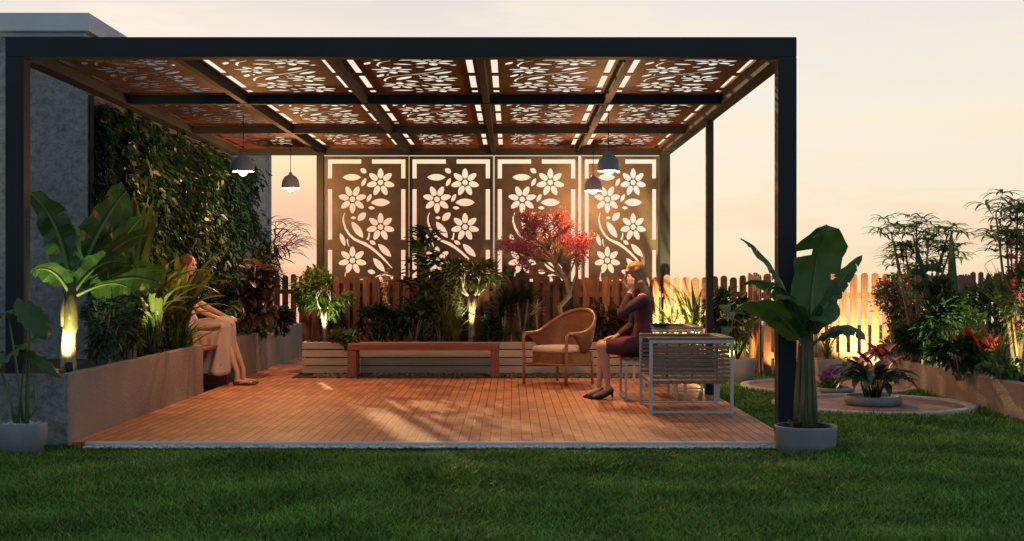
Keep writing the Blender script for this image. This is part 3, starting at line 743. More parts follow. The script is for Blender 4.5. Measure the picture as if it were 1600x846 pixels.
    v=[];f=[]; K=[(.96,.372),(1.0,.385),(1.01,.405),(.98,.425),(.9,.436),(.5,.444)]
    for sc_,z in K:
        for x,y in pts: v.append((x*sc_*.98,y*sc_*.98-.01,z))
    v.append((0,0,.445)); c=len(v)-1
    for i in range(len(K)-1):
        for k in range(n): k2=(k+1)%n; f.append((i*n+k,i*n+k2,(i+1)*n+k2,(i+1)*n+k))
    for k in range(n): f.append(((len(K)-1)*n+k,(len(K)-1)*n+(k+1)%n,c))
    m.add(v,f,0,True); m.obj('cushion',M['cushion'],t)
tub_chair()

# ================================================================== PENDANT LAMPS
def pendant(px,ybot,Y,label,en,lz=-.056):
    x=(px-VX)*Y/F; z=CAMZ-(ybot-VY)*Y/F
    t=thing('pendant_lamp',label,'pendant lamp',(x,Y,z),0,'four dome pendant lamps under the pergola')
    m=MB(); r=.115; prof=[(r,0),(r,.02),(r*.97,.06),(r*.86,.105),(r*.62,.145),(r*.3,.168),(.02,.175),(.02,.20),(.001,.20)]
    m.lathe(prof,36); m.lathe([(a*.96,b-.004) for a,b in prof[:7]][::-1],36,mi=1); m.lathe([(r*.96,-.004),(r,0)],36)
    shd=m.obj('lamp_shade',[M['shade'],M['shade_in']],t)
    m=MB(); m.ball((0,0,.004),.050,16,10); b=m.obj('bulb',M['bulb'],shd)
    m=MB(); m.tube([(0,0,.2),(0,0,ZB+.05-z)],.004,6); m.obj('cord',M['metal'],t)
    l=bpy.data.lights.new('pendant_light','POINT'); l.energy=en; l.color=(1,.44,.15); l.shadow_soft_size=.045
    lo=bpy.data.objects.new('pendant_light',l); C.objects.link(lo); lo.parent=t; lo.location=(0,0,lz)
pendant(380,268,13.2,'nearer grey dome pendant lamp on the left, in front of the green wall',130)
pendant(454,294,16.2,'smaller-looking grey dome pendant lamp against the pink sky, left of the screens',150,-.12)
pendant(951,267,12.8,'nearer blue-grey dome pendant lamp on the right, higher of the pair',135)
pendant(927,298,16.3,'farther blue-grey dome pendant lamp on the right, lower of the pair above the woman',150,-.12)

# ================================================================== GARDEN SPOTLIGHTS
def uplight(x,y,z,tgt,en,label,size=70,col=(1,.74,.34),blend=.8,soft=.02):
    t=thing('garden_spotlight',label,'spotlight',(x,y,z),0,'small ground spotlights among the plants')
    d=(Vector(tgt)-Vector((x,y,z+.07))).normalized()
    m=MB(); c=Vector((0,0,.07)); m.tube([(0,0,-.02),(0,0,.05)],.008,6); m.tube([c-d*.04,c-d*.03,c+d*.035],[.015,.026,.03],12); m.obj('body',M['metal'],t)
    l=bpy.data.lights.new('spot_light','SPOT'); l.energy=en; l.color=col; l.spot_size=R(size); l.spot_blend=blend; l.shadow_soft_size=soft
    lo=bpy.data.objects.new('spot_light',l); C.objects.link(lo); lo.parent=t; lo.location=c+d*.05; lo.rotation_euler=d.to_track_quat('-Z','Y').to_euler()

# ================================================================== PLANTS
def strap(m, base, az, el, Ln, wd, droop, n=7, fold=.25, mi=0, shape='lance', tw=0):
    """a long arching blade; three vertices per station"""
    p=Vector(base); e=el; v=[];
    side=Vector((-math.sin(az),math.cos(az),0))
    for i in range(n+1):
        t=i/n
        d=Vector((math.cos(az)*math.cos(e),math.sin(az)*math.cos(e),math.sin(e)))
        up=side.cross(d)*-1
        if shape=='lance': w_=wd*(math.sin(math.pi*min(1,(t*.93+.07)))**.8)*(1 if t<.95 else .3)
        elif shape=='grass': w_=wd*(1-t)**.6
        else: w_=wd*math.sin(math.pi*(t*.9+.06))**.6
        s2=side*math.cos(tw*t)+up*math.sin(tw*t)
        v+= [p+s2*w_*.5+up*w_*fold, p, p-s2*w_*.5+up*w_*fold]
        p=p+d*(Ln/n); e-=droop/n*(.5+t)
    f=[]
    for i in range(n): a=i*3; f+=[(a,a+1,a+4,a+3),(a+1,a+2,a+5,a+4)]
    m.add([tuple(x) for x in v],f,mi,True)
    return p

def banana_leaf(m, base, az, el, pet, Ln, wd, droop, roll=0, n=16, tears=.12, mib=0, mir=1, fold=.18, bend=0):
    """petiole, thick midrib and a broad blade with ragged tears"""
    p=Vector(base); e=el; pts=[];dirs=[]; a_=az
    tot=pet+Ln; ns=8
    for i in range(ns):
        d=Vector((math.cos(a_)*math.cos(e),math.sin(a_)*math.cos(e),math.sin(e))); pts.append(p.copy()); p=p+d*(pet/ns); e-=droop*.12/ns
    bs=[];bd=[]
    for i in range(n+1):
        t=i/n; d=Vector((math.cos(a_)*math.cos(e),math.sin(a_)*math.cos(e),math.sin(e))); bs.append(p.copy()); bd.append(d); p=p+d*(Ln/n); e-=droop/n*(.35+1.3*t); a_+=bend/n
    path=pts+bs
    rr=[.018*(wd/.3)*(1-.85*i/(len(path)-1))+.002 for i in range(len(path))]
    m.tube(path,rr,6,mir)
    for sg in (1,-1):
        V=[];ok=[]
        notch=[0]*(n+1)
        for i in range(n+1):
            t=i/n; d=bd[i]; side=Vector((-math.sin(az),math.cos(az),0)); up=d.cross(side).normalized()
            if up.z<0 and abs(e)<1.2: pass
            s2=side*math.cos(roll)+up*math.sin(roll); u2=-side*math.sin(roll)+up*math.cos(roll)
            w_=wd*.5*(math.sin(math.pi*min(1,t**.75*.96+.04)))**.55 if t<.999 else wd*.02
            wob=.05*math.sin(t*23+sg*2+az*3)*wd
            q1=bs[i]+u2*rr[8+i]*.5
            q2=bs[i]+s2*sg*w_*.55+u2*(w_*fold)+u2*wob*.3
            q3=bs[i]+s2*sg*w_*(1+.04*math.sin(t*40+az*7))+u2*(w_*fold*.55)+u2*wob*.9-Vector((0,0,w_*.18))
            V.append((q1,q2,q3))
        for i in range(n):
            a,b=V[i],V[i+1]
            b3=b[2]; b2=b[1]
            if random.random()<tears and 1<i<n-1:
                b3=b[2].lerp(a[2],.45)-Vector((0,0,.03*random.random())); b2=b[1].lerp(a[1],.12)
            vv=[a[0],a[1],a[2],b[0],b2,b3]
            m.add([tuple(x) for x in vv],[(0,1,4,3),(1,2,5,4)] if sg==1 else [(0,3,4,1),(1,4,5,2)],mib,True)

def bush(m, c, r, n, ln, wd, clumps=12, outer=.7, droop=.3, mi=0, upb=.2, cl=.38, seed=None):
    c=np.array(c,dtype=float); r=np.array(r,dtype=float)
    cd=rnd_dirs(clumps)*RNG.uniform(.35,.8,(clumps,1))
    which=RNG.integers(0,clumps,n); q=cd[which]+rnd_dirs(n)*cl*RNG.uniform(.2,1,(n,1))**outer
    pos=c+q*r
    d_=q/np.linalg.norm(q,axis=1,keepdims=True)+rnd_dirs(n)*.7; d_[:,2]+=upb-droop
    nr=rnd_dirs(n)*.6+np.array([0,0,1.])
    V,Fq=leaf_arrays(pos,d_,nr,RNG.uniform(.65,1.2,n)*ln,RNG.uniform(.7,1.15,n)*wd,.14,.2)
    m.add(V,Fq,mi,False)
    return pos

def grow(m, p, d, ln, r, depth, tips, spread=.6, up=.15, n=2, mi=0, shrink=.72):
    pts=[p.copy()]; q=p.copy(); dd=d.copy()
    for i in range(4):
        dd=(dd+Vector((random.uniform(-.18,.18),random.uniform(-.18,.18),random.uniform(-.05,.15)*up*4))).normalized(); q=q+dd*ln/4; pts.append(q.copy())
    m.tube(pts,[r*(1-.35*i/4) for i in range(5)],7 if depth>1 else 5,mi)
    if depth==0: tips.append(q); return
    for k in range(n):
        a=random.uniform(0,6.28); o=Vector((math.cos(a),math.sin(a),random.uniform(-.1,.6)))
        grow(m,q,(dd+o*spread).normalized(),ln*shrink*random.uniform(.8,1.2),r*.62,depth-1,tips,spread,up,n,mi,shrink)
    if depth<=1: tips.append(q)

def plant(name,label,cat,loc,parts,group=None):
    t=thing(name,label,cat,loc,0,group)
    for pn,mb,mt in parts:
        o=weld_in(mb.obj(pn,mt),t)
        if pn=='flowers': o['kind']='stuff'
    return t
TAU=2*math.pi

# --- banana with the lit trunk in the left planter
b0=P(107,566,9.95); m=MB(); f_=MB()
m.tube([b0-Vector((0,0,.1)),b0,b0+Vector((.0,0,.15)),b0+Vector((.01,0,.3)),b0+Vector((.015,0,.48)),b0+Vector((.02,0,.62))],[.062,.06,.056,.052,.045,.03],14)
def bl(mb,base,px,py,Y,pet,wd,droop,roll=0,tears=.12,n=16,extra=0,bend=0,fold=.18):
    """a leaf whose tip reaches toward the given point"""
    tgt=P(px,py,Y); d=tgt-Vector(base); hz=math.hypot(d.x,d.y); az=math.atan2(d.y,d.x); Ltot=d.length*1.08
    el=math.atan2(d.z,hz)+droop*.42+extra
    banana_leaf(mb,base,az,min(el,1.62),pet*Ltot,(1-pet)*Ltot,wd,droop,roll,n,tears,bend=bend,fold=fold)
cr0=b0+Vector((.02,0,.5))
bl(f_,cr0,44,312,9.95,.22,.44,.8,roll=1.0,tears=.05)
bl(f_,cr0,196,312,10.35,.28,.50,.4,roll=-1.0)
bl(f_,cr0,32,440,9.6,.25,.30,2.1,roll=.3,tears=.2)
bl(f_,cr0,250,455,10.3,.22,.34,1.1,roll=-.8)
bl(f_,cr0,205,418,10.1,.22,.30,1.5,roll=-1.0)
bl(f_,cr0,150,352,10.6,.35,.26,.5,roll=.2)
bl(f_,cr0,232,380,10.5,.3,.30,.8,roll=-.8)
bl(f_,cr0,170,330,10.8,.3,.40,.3,roll=-.5)
bl(f_,cr0,215,480,10.0,.35,.18,1.6,roll=-.2)
plant('banana_plant','banana plant in the left planter with its pale trunk lit from below','banana plant',(b0.x,b0.y,.4),[('trunk',m,M['palebark']),('leaves',f_,[M['banana_leaf'],M['banana_rib']])])
sh_=MB(); sh_.tube([b0+Vector((.012,0,.24)),b0+Vector((.014,0,.27)),b0+Vector((.018,0,.42)),b0+Vector((.022,0,.66))],[.050,.062,.054,.034],14)
for k in range(5):
    a=k*1.3; sh_.tube([b0+Vector((math.cos(a)*.045,math.sin(a)*.045,.22+.02*k)),b0+Vector((math.cos(a)*.05,math.sin(a)*.05,.38)),b0+Vector((math.cos(a)*.03,math.sin(a)*.03,.6))],[.016,.02,.006],6)
weld_in(sh_.obj('leaf_sheath',mat('leaf_sheath',(.045,.06,.022),.6,0,(.09,.07,.03),6,(2,2,.6),bump=.4,bscale=20)),[o for o in C.objects if o.name=='banana_plant'][0])
uplight(b0.x+.10,b0.y-.27,.465,(b0.x-.1,b0.y,1.15),75,'small ground spotlight at the foot of the banana in the left planter',115,(1,.80,.30))

# --- a second, darker banana filling the bed behind
b2=Vector((-3.55,11.0,.45)); m=MB(); f_=MB(); m.tube([b2,b2+Vector((.01,0,.3)),b2+Vector((.02,0,.6))],[.045,.04,.03],12); c2=b2+Vector((.02,0,.5))
for a_ in ((150,335,11.2,.25,.42,.6,-.6),(225,350,11.2,.25,.40,.7,-.9),(262,430,11.0,.2,.34,1.3,-.8),(190,300,11.3,.3,.36,.3,.5),(120,400,10.9,.25,.32,1.2,.8),(235,500,10.8,.25,.30,1.9,-.5),(180,470,10.6,.2,.3,1.7,.2)):
    bl(f_,c2,*a_[:6],roll=a_[6])
plant('banana_plant','darker broad-leaved banana behind the lit one, against the green wall','banana plant',(b2.x,b2.y,.42),[('trunk',m,M['trunk']),('leaves',f_,[M['banana_leaf'],M['banana_rib']])])
# --- potted elephant ear, front left
p0=P(34,712,9.02); p0.z=GZ
t=thing('potted_plant','elephant ear plant in a round pale pot on the lawn at the left edge','potted plant',tuple(p0))
m=MB(); m.lathe([(.001,.0),(.10,.0),(.13,.02),(.165,.10),(.176,.17),(.172,.235),(.168,.245),(.16,.243),(.156,.22),(.001,.215)],48); m.obj('pot',M['white_pot'],t)
pebbles_m=MB()
for i in range(260):
    a=random.uniform(0,TAU); rr=.15*random.random()**.5; pebbles_m.ball((rr*math.cos(a),rr*math.sin(a),.222+random.uniform(0,.01)),random.uniform(.006,.013),6,4)
pebbles_m.obj('pebble_mulch',M['gravel'],t)
m=MB(); bb=p0+Vector((0,0,.22))
def ear(m,base,tip,wd,droopz,stem_r=.009,faceaz=-1.57,drop=.45,ln=.33):
    base=Vector(base); tip=Vector(tip); mid=base.lerp(tip,.55)+Vector((0,0,.06)); path=[base,base.lerp(mid,.5)+Vector((0,0,.03)),mid,tip]
    m.tube(path,[stem_r*1.3,stem_r,stem_r*.8,stem_r*.5],7,1)
    # heart blade hanging from the stem end
    dx=Vector((math.cos(faceaz)*math.cos(drop),math.sin(faceaz)*math.cos(drop),-math.sin(drop))); sd=Vector((-math.sin(faceaz),math.cos(faceaz),0)); up=sd.cross(dx)*-1
    rows=14; v=[]
    for i in range(rows+1):
        t=i/rows; y=-.28+1.28*t
        hw=math.sin(math.pi*min(1,(t*.92+.05)))**.7*wd*(1-.25*t)
        if t>.97: hw=wd*.03
        for k in range(7):
            u=-1+k/3
            yy=y if not (t<.2) else y
            lobe=0
            if t<.22: lobe=-(.22-t)*1.0*(1-abs(abs(u)-.55)/.55)*.8+(.22-t)*.9*(1-abs(u))
            ripple=.018*math.sin(t*34)*abs(u)
            q=tip+dx*(yy+lobe)*ln+sd*u*hw*.5+up*(-.10*abs(u)**1.5*wd+ripple-.12*t*t*ln)
            v.append(tuple(q))
    f=[]
    for i in range(rows):
        for k in range(6): a=i*7+k; f.append((a,a+1,a+8,a+7))
    m.add(v,f,0,True)
s9=9.02/F
def Q(px,py,Y=9.02): return P(px,py,Y)
ear(m,bb+Vector((.03,0,0)),Q(45,478,9.05),.30,0,faceaz=-.55,drop=.72,ln=.30)
ear(m,bb+Vector((-.03,0,0)),Q(44,532,8.9),.27,0,faceaz=3.5,drop=.55,ln=.30)
ear(m,bb+Vector((.0,.03,0)),Q(12,486,9.15),.20,0,faceaz=3.4,drop=.3,ln=.2)
ear(m,bb+Vector((.05,-.02,0)),Q(46,548,8.95),.20,0,faceaz=-.35,drop=.45,ln=.33)
ear(m,bb+Vector((-.05,.01,0)),Q(-6,560,9.1),.24,0,faceaz=3.9,drop=.9,ln=.22)
for px,py in ((12,600),(52,598)): m.tube([bb,Q(px+6,640),Q(px,py-5)],[.009,.006,.002],6,1)
weld_in(m.obj('leaves',[M['banana_leaf'],M['banana_rib']]),t)

# --- strap-leaved clump (bird of paradise) in the left planter
def clump(name,label,cat,px,py,Y,n,lmin,lmax,wd,leaf='strap_leaf',el=(.8,1.5),dr=(.5,1.6),shape='lance',group=None,base_r=.05,xy=None,z=None,azr=(0,TAU),stems=0,stemh=.3):
    b=P(px,py,Y) if xy is None else Vector(xy); m=MB(); 
    for i in range(n):
        az=random.uniform(*azr); a=random.uniform(0,TAU); q=b+Vector((math.cos(a)*base_r*random.random(),math.sin(a)*base_r*random.random(),-.02))
        L_=random.uniform(lmin,lmax)
        if stems: 
            tip=q+Vector((random.uniform(-.06,.06),random.uniform(-.06,.06),stemh*random.uniform(.7,1.2))); m.tube([q,q.lerp(tip,.5),tip],[.008,.007,.005],6,0); q=tip
        strap(m,q,az,random.uniform(*el),L_,wd*random.uniform(.7,1.1),random.uniform(*dr),8,.22,0,shape)
    return plant(name,label,cat,(b.x,b.y,b.z),[('leaves',m,M[leaf])],group)
clump('strap_leaved_plant','tall strap-leaved plant with glowing stems beside the seated woman in beige','plant',238,548,12.4,40,.45,.95,.085,'strap_leaf',(.7,1.5),(.6,1.9),stems=1,stemh=.32,base_r=.12)
clump('strap_leaved_plant','upright leafy plant against the green wall, above the long banana leaf','plant',212,500,12.0,14,.6,.95,.10,'strap_leaf',(1.25,1.55),(.1,.6),base_r=.06,stems=1,stemh=.35)
clump('grassy_plant','grassy plant with thin arching leaves left of the woman in beige','plant',283,542,13.15,46,.3,.55,.03,'green_leaf',(.6,1.5),(.8,2.2),'grass',base_r=.08)
clump('strap_leaved_plant','strap-leaved plant near the end of the near planter, in front of the woman in beige','plant',268,543,13.0,20,.45,.85,.075,'olive_leaf',(.6,1.35),(.4,1.4),stems=1,stemh=.25,base_r=.08)
uplight(-3.40,12.0,.47,P(238,400,12.4),60,'small ground spotlight under the tall strap-leaved plant',80,(1,.85,.35))
def shrub(label,px,py,Y,r,n,ln,wd,leaf,cat='shrub',name='shrub',clumps=12,extra=None,stem=True,group=None,basez=None,**k):
    c=P(px,py,Y); m=MB(); bush(m,c,r,n,ln,wd,clumps,**k); parts=[('foliage',m,M[leaf])]
    bz=basez if basez is not None else c.z-r[2]-.1
    if stem:
        s_=MB()
        for i in range(7):
            a=random.uniform(0,TAU); e_=Vector((c.x+r[0]*.6*math.cos(a),c.y+r[1]*.5*math.sin(a),c.z+random.uniform(-.2,.5)*r[2])); b=Vector((c.x+.03*math.cos(a),c.y+.03*math.sin(a),bz)); s_.tube([b,b.lerp(e_,.5)+Vector((0,0,.03)),e_],[.010,.007,.003],5)
        parts.append(('stem',s_,M['trunk']))
    if extra:
        e=MB(); n2,l2,w2,mn,nm=extra; bush(e,c+Vector((0,-.02,.02)),[x*1.06 for x in r],n2,l2,w2,clumps,upb=.5,droop=0); parts.append((nm,e,M[mn]))
    return plant(name,label,cat,(c.x,c.y,bz),parts,group)
shrub('dark ferny shrub right of the lit banana trunk in the left planter',160,510,10.6,(.26,.16,.26),900,.09,.028,'blue_leaf',basez=.45)
shrub('dark green shrub behind the banana leaves, against the green wall',188,470,11.3,(.2,.2,.34),900,.09,.035,'dark_leaf',basez=.45)
shrub('small yellowish shrub catching light at the foot of the strap-leaved plant',205,520,11.2,(.12,.14,.2),420,.07,.022,'olive_leaf',basez=.45)
clump('strap_leaved_plant','broad strap leaves rising right in front of the shoulder of the woman in beige','plant',283,540,13.2,16,.5,.95,.10,'strap_leaf',(.8,1.5),(.4,1.5),stems=1,stemh=.25,base_r=.07)
# rubber plant with big bronze leaves
c0=P(388,522,15.9); m=MB(); sm=MB()
for k in range(9):
    top=c0+Vector((random.uniform(-.30,.28),random.uniform(-.2,.2),random.uniform(.25,1.0))); sm.tube([c0,c0.lerp(top,.5)+Vector((.02,0,0)),top],[.016,.012,.007],6)
    for j in range(9):
        q=c0.lerp(top,random.uniform(.35,1)); az=random.uniform(0,TAU); strap(m,q,az,random.uniform(.1,1.2),random.uniform(.26,.44),random.uniform(.12,.17),random.uniform(.8,2.2),8,.15,0,'lance')
plant('rubber_plant','rubber plant with large bronze leaves right of the woman in beige','plant',tuple(c0),[('leaves',m,M['bronze_leaf']),('stem',sm,M['trunk'])])
# bamboo-like plant against the sky
c0=P(424,505,18.3); m=MB(); sm=MB()
for k in range(11):
    top=c0+Vector((random.uniform(-.35,.30),random.uniform(-.2,.2),random.uniform(.9,1.5))); sm.tube([c0,c0.lerp(top,.5)+Vector((0,0,.1)),top],[.012,.009,.004],6)
    for j in range(34):
        q=c0.lerp(top,random.uniform(.45,1))+Vector((random.uniform(-.08,.08),random.uniform(-.08,.08),0)); az=random.uniform(0,TAU); strap(m,q,az,random.uniform(-.5,1.0),random.uniform(.22,.38),.03,random.uniform(.8,1.9),5,.2,0,'lance')
for k in range(60):
    q=c0+Vector((.12,0,1.15))+Vector((random.uniform(-.2,.22),random.uniform(-.2,.2),random.uniform(-.2,.28))); strap(m,q,random.uniform(-.7,.7),random.uniform(.1,.9),random.uniform(.3,.45),.03,random.uniform(1.2,2.0),6,.2,0,'lance')
plant('bamboo','dark bamboo with drooping narrow leaves against the pink sky at the wall corner','bamboo',tuple(c0),[('leaves',m,M['dark_leaf']),('stem',sm,M['trunk'])])
shrub('low dark shrub at the far end of the back planter, below the bamboo',436,498,17.6,(.22,.2,.2),700,.08,.04,'dark_leaf',basez=.45)
shrub('dark leafy shrub between the rubber plant and the green wall',352,470,15.9,(.2,.2,.42),900,.10,.04,'dark_leaf',basez=.45)
shrub('broad low shrub spilling over the back planter beside the bronze leaves',405,512,16.6,(.16,.2,.14),400,.09,.045,'green_leaf',basez=.45)
uplight(-3.5,15.55,.47,(-3.6,16.1,1.0),22,'small ground spotlight among the bronze leaves',90,(1,.82,.4))

# --- plants in the timber planter
TZ=.36
def tree(label,px,Y,zc,r,n,ln,wd,leaf,bark,group,trunk_r=.03,h0=.42,baseoff=0,leafpx=None):
    b=Vector(((px-VX)*Y/F,Y,TZ)); m=MB(); tips=[]
    for k in range(5):
        a=k*TAU/5+.3; lean=Vector((math.cos(a)*.012,math.sin(a)*.012,0))
        m.tube([b+lean*1.6,b+lean*.8+Vector((0,0,h0*.45)),b+lean*2.0+Vector((0,0,h0*.75)),b+lean*6+Vector((0,0,h0*1.05))],[trunk_r*.75,trunk_r*.5,trunk_r*.5,trunk_r*.4],7)
        grow(m,b+lean*6+Vector((0,0,h0*1.05)),Vector((math.cos(a)*.8,math.sin(a)*.8,.9)).normalized(),.16,trunk_r*.35,2,tips)
    f=MB(); c=Vector((b.x+baseoff,Y,zc)); bush(f,c,r,n,ln,wd,26,droop=.25,cl=.30)
    return plant('small_tree',label,'tree',tuple(b),[('trunk',m,M[bark]),('crown',f,M[leaf])],group)
tree('small tree with a lit white trunk at the left end of the timber planter',507,16.42,1.03,(.44,.28,.34),1200,.09,.045,'green_leaf','palebark',None,.038,.44)
tree('small tree with a bright white forked trunk above the right end of the low bench',737,16.5,1.27,(.56,.24,.24),1700,.08,.034,'olive_leaf','palebark',None,.055,.60,baseoff=-.05)
uplight(-2.44,16.19,.365,(-2.41,16.42,.95),40,'small ground spotlight at the foot of the white trunk on the left of the planter',85,(1,.88,.5))
uplight(-.47,16.20,.365,(-.515,16.5,1.15),62,'small ground spotlight at the foot of the bright forked trunk',80,(1,.85,.45))
shrub('trailing shrub with pink flowers spilling over the front of the timber planter',538,528,16.12,(.22,.16,.15),650,.07,.045,'green_leaf',basez=TZ,extra=(26,.05,.04,'pink_petal','flowers'))
shrub('dark flowering shrub behind the left end of the low bench',590,505,16.4,(.32,.2,.24),1100,.08,.04,'dark_leaf',basez=TZ,extra=(20,.045,.035,'pink_petal','flowers'))
shrub('rounded dark shrub behind the middle of the low bench',645,500,16.45,(.32,.2,.30),1200,.085,.034,'dark_leaf',basez=TZ)
shrub('bushy shrub with fine leaves between the fiddle-leaf tree and the grass',690,478,16.45,(.26,.2,.45),1600,.075,.024,'olive_leaf',basez=TZ)
# tall dark fiddle leaf
b=P(664,528,16.5); m=MB(); sm=MB(); sm.tube([b,b+Vector((.02,0,.7)),b+Vector((.0,0,1.4))],[.022,.018,.008],7)
for i in range(190):
    h=random.uniform(.25,1.42); rr=.26*math.sin(min(1,(1.55-h)/.75)*math.pi/2); az=random.uniform(0,TAU); q=b+Vector((math.cos(az)*rr*random.random(),math.sin(az)*rr*random.random()*.7,h))
    strap(m,q,az,random.uniform(-.4,.8),random.uniform(.12,.2),random.uniform(.08,.12),random.uniform(.3,1),4,.15,0,'wide')
plant('fiddle_leaf_tree','tall dark broad-leaved tree in front of the second floral screen','tree',tuple(b),[('trunk',sm,M['trunk']),('crown',m,M['dark_leaf'])])
clump('feather_grass','wispy tall feather grass left of the bright forked trunk','grass plant',700,528,16.42,110,.5,1.0,.012,'olive_leaf',(1.0,1.55),(.4,1.7),'grass',base_r=.08)
clump('leafy_plant','small bright green leafy plant at the foot of the forked trunk','plant',712,528,16.3,12,.18,.42,.05,'olive_leaf',(.7,1.4),(.8,1.8),base_r=.04)
# foxglove-like pale flower spike
b=P(602,528,16.6); m=MB(); m.tube([b,b+Vector((0,0,.85))],[.006,.003],5); f=MB(); bush(f,b+Vector((0,0,.68)),(.06,.06,.26),70,.04,.035,8)
plant('flower_spike','thin pale flower spike standing against the dark fence below the first screen','flower',tuple(b),[('stem',m,M['green_leaf']),('flowers',f,M['pale_petal'])])
# dracaenas / yuccas
def rosette(label,px,py,Y,h,n,ln,wd,leaf,heads=1,cat='yucca',name='yucca',group=None,dr=(.3,1.5)):
    b=Vector(((px-VX)*Y/F,Y,TZ if Y>16.1 and px<1000 else CAMZ-(py-VY)*Y/F)); m=MB(); s_=MB()
    top0=P(px,py,Y) if px<1000 else b+Vector((0,0,h))
    for k in range(heads):
        top=top0+Vector((random.uniform(-.12,.12) if heads>1 else 0,random.uniform(-.08,.08) if heads>1 else 0,random.uniform(-.12,.12) if heads>1 else 0))
        s_.tube([b,b.lerp(top,.5)+Vector((.01,0,0)),top],[.018,.015,.012],6)
        for i in range(n):
            strap(m,top+Vector((0,0,random.uniform(-.06,.02))),random.uniform(0,TAU),random.uniform(-.2,1.5),ln*random.uniform(.7,1.1),wd,random.uniform(*dr),5,.2,0,'grass')
    return plant(name,label,cat,tuple(b),[('leaves',m,M[leaf]),('stem',s_,M['trunk'])],group)
rosette('dark spiky yucca just right of the bright forked trunk',785,478,16.5,.5,46,.30,.03,'dark_leaf',2)
rosette('dark spiky yucca left of the wicker armchair, tallest of the spiky plants',815,472,16.6,.5,50,.30,.03,'dark_leaf',2)
rosette('small yucca with pale striped leaves behind the wicker armchair arm',838,486,16.3,.3,30,.2,.026,'pale_petal',1)
rosette('low spiky plant at the planter edge between the two yuccas',798,520,16.3,.2,40,.22,.022,'strap_leaf',1)
rosette('low spiky plant at the planter edge just left of the wicker armchair',835,520,16.3,.2,40,.2,.022,'green_leaf',1)
shrub('dark low shrub filling the planter left of the yuccas',765,510,16.5,(.22,.18,.2),700,.07,.03,'dark_leaf',basez=TZ)
shrub('reddish-leaved shrub between the wicker armchair and the woman',950,500,16.4,(.3,.2,.3),500,.16,.06,'bronze_leaf',basez=TZ)
shrub('dark shrub in the planter behind the wicker armchair back',905,505,16.5,(.3,.18,.22),700,.09,.04,'dark_leaf',basez=TZ)
shrub('dark leafy shrub hidden behind the woman in the dark dress',985,500,16.4,(.25,.2,.25),600,.1,.05,'dark_leaf',basez=TZ)
# crimson tree: crooked leaning trunk
b=Vector(((880-VX)*16.0/F,16.35,TZ)); m=MB(); tips=[]
pts=[b]+[P(px,py,16.35) for px,py in ((880,505),(874,480),(890,462),(886,440),(870,415),(856,392))]
m.tube(pts,[.042,.038,.032,.038,.034,.028,.022],9)
for st,px,py in ((5,812,400),(5,830,370),(6,850,360),(6,880,365),(5,900,385),(4,915,380),(4,790,385),(6,820,355),(3,905,410),(4,810,425),(5,875,350)):
    e=P(px,py,16.35+random.uniform(-.3,.3)); s0=pts[st]; mid=s0.lerp(e,.5)+Vector((random.uniform(-.05,.05),0,random.uniform(-.02,.08)))
    m.tube([s0,s0.lerp(mid,.5)+Vector((0,0,.02)),mid,mid.lerp(e,.6)],[.016,.013,.010,.007],6)
    for k in range(9):
        dd=(e-mid).normalized(); grow(m,mid.lerp(e,random.uniform(.1,.7)),(dd+Vector((random.uniform(-.7,.7),random.uniform(-.7,.7),random.uniform(-.1,.8)))).normalized(),.14,.006,1,tips,.6,.2,2)
hub=pts[5]
for k in range(95):
    a=random.uniform(0,TAU); u=random.uniform(.0,1)**.8; rr_=math.sqrt(random.random())
    cx_,cz_=(846-VX)*16.35/F, CAMZ-(398-VY)*16.35/F
    e=Vector((cx_+math.cos(a)*rr_*.62,16.35+math.sin(a)*rr_*.42,cz_+(.40*math.sqrt(max(0,1-rr_*rr_))*random.uniform(.55,1.08))-.04))
    mid=hub.lerp(e,.5)+Vector((random.uniform(-.06,.06),random.uniform(-.06,.06),random.uniform(-.02,.06)))
    m.tube([hub.lerp(mid,.3),mid,mid.lerp(e,.5)+Vector((random.uniform(-.02,.02),0,.01)),e],[.008,.006,.004,.002],5); tips+=[e,mid.lerp(e,.75)]
f=MB(); tp=np.array([tuple(x) for x in tips]); n=6500; w_=RNG.integers(0,len(tp),n); pos=tp[w_]+rnd_dirs(n)*RNG.uniform(0,.09,(n,1)); 
V,Fq=leaf_arrays(pos,rnd_dirs(n)+np.array([0,0,.2]),rnd_dirs(n),RNG.uniform(.018,.036,n),RNG.uniform(.014,.024,n)); f.add(V,Fq)
plant('crimson_tree','small crooked tree with crimson leaves behind the wicker armchair','tree',tuple(b),[('trunk',m,M['trunk']),('crown',f,M['crimson_leaf'])])
uplight(.90,16.2,.365,(.75,16.35,1.3),9,'small ground spotlight under the crooked crimson tree',75,(1,.75,.4))

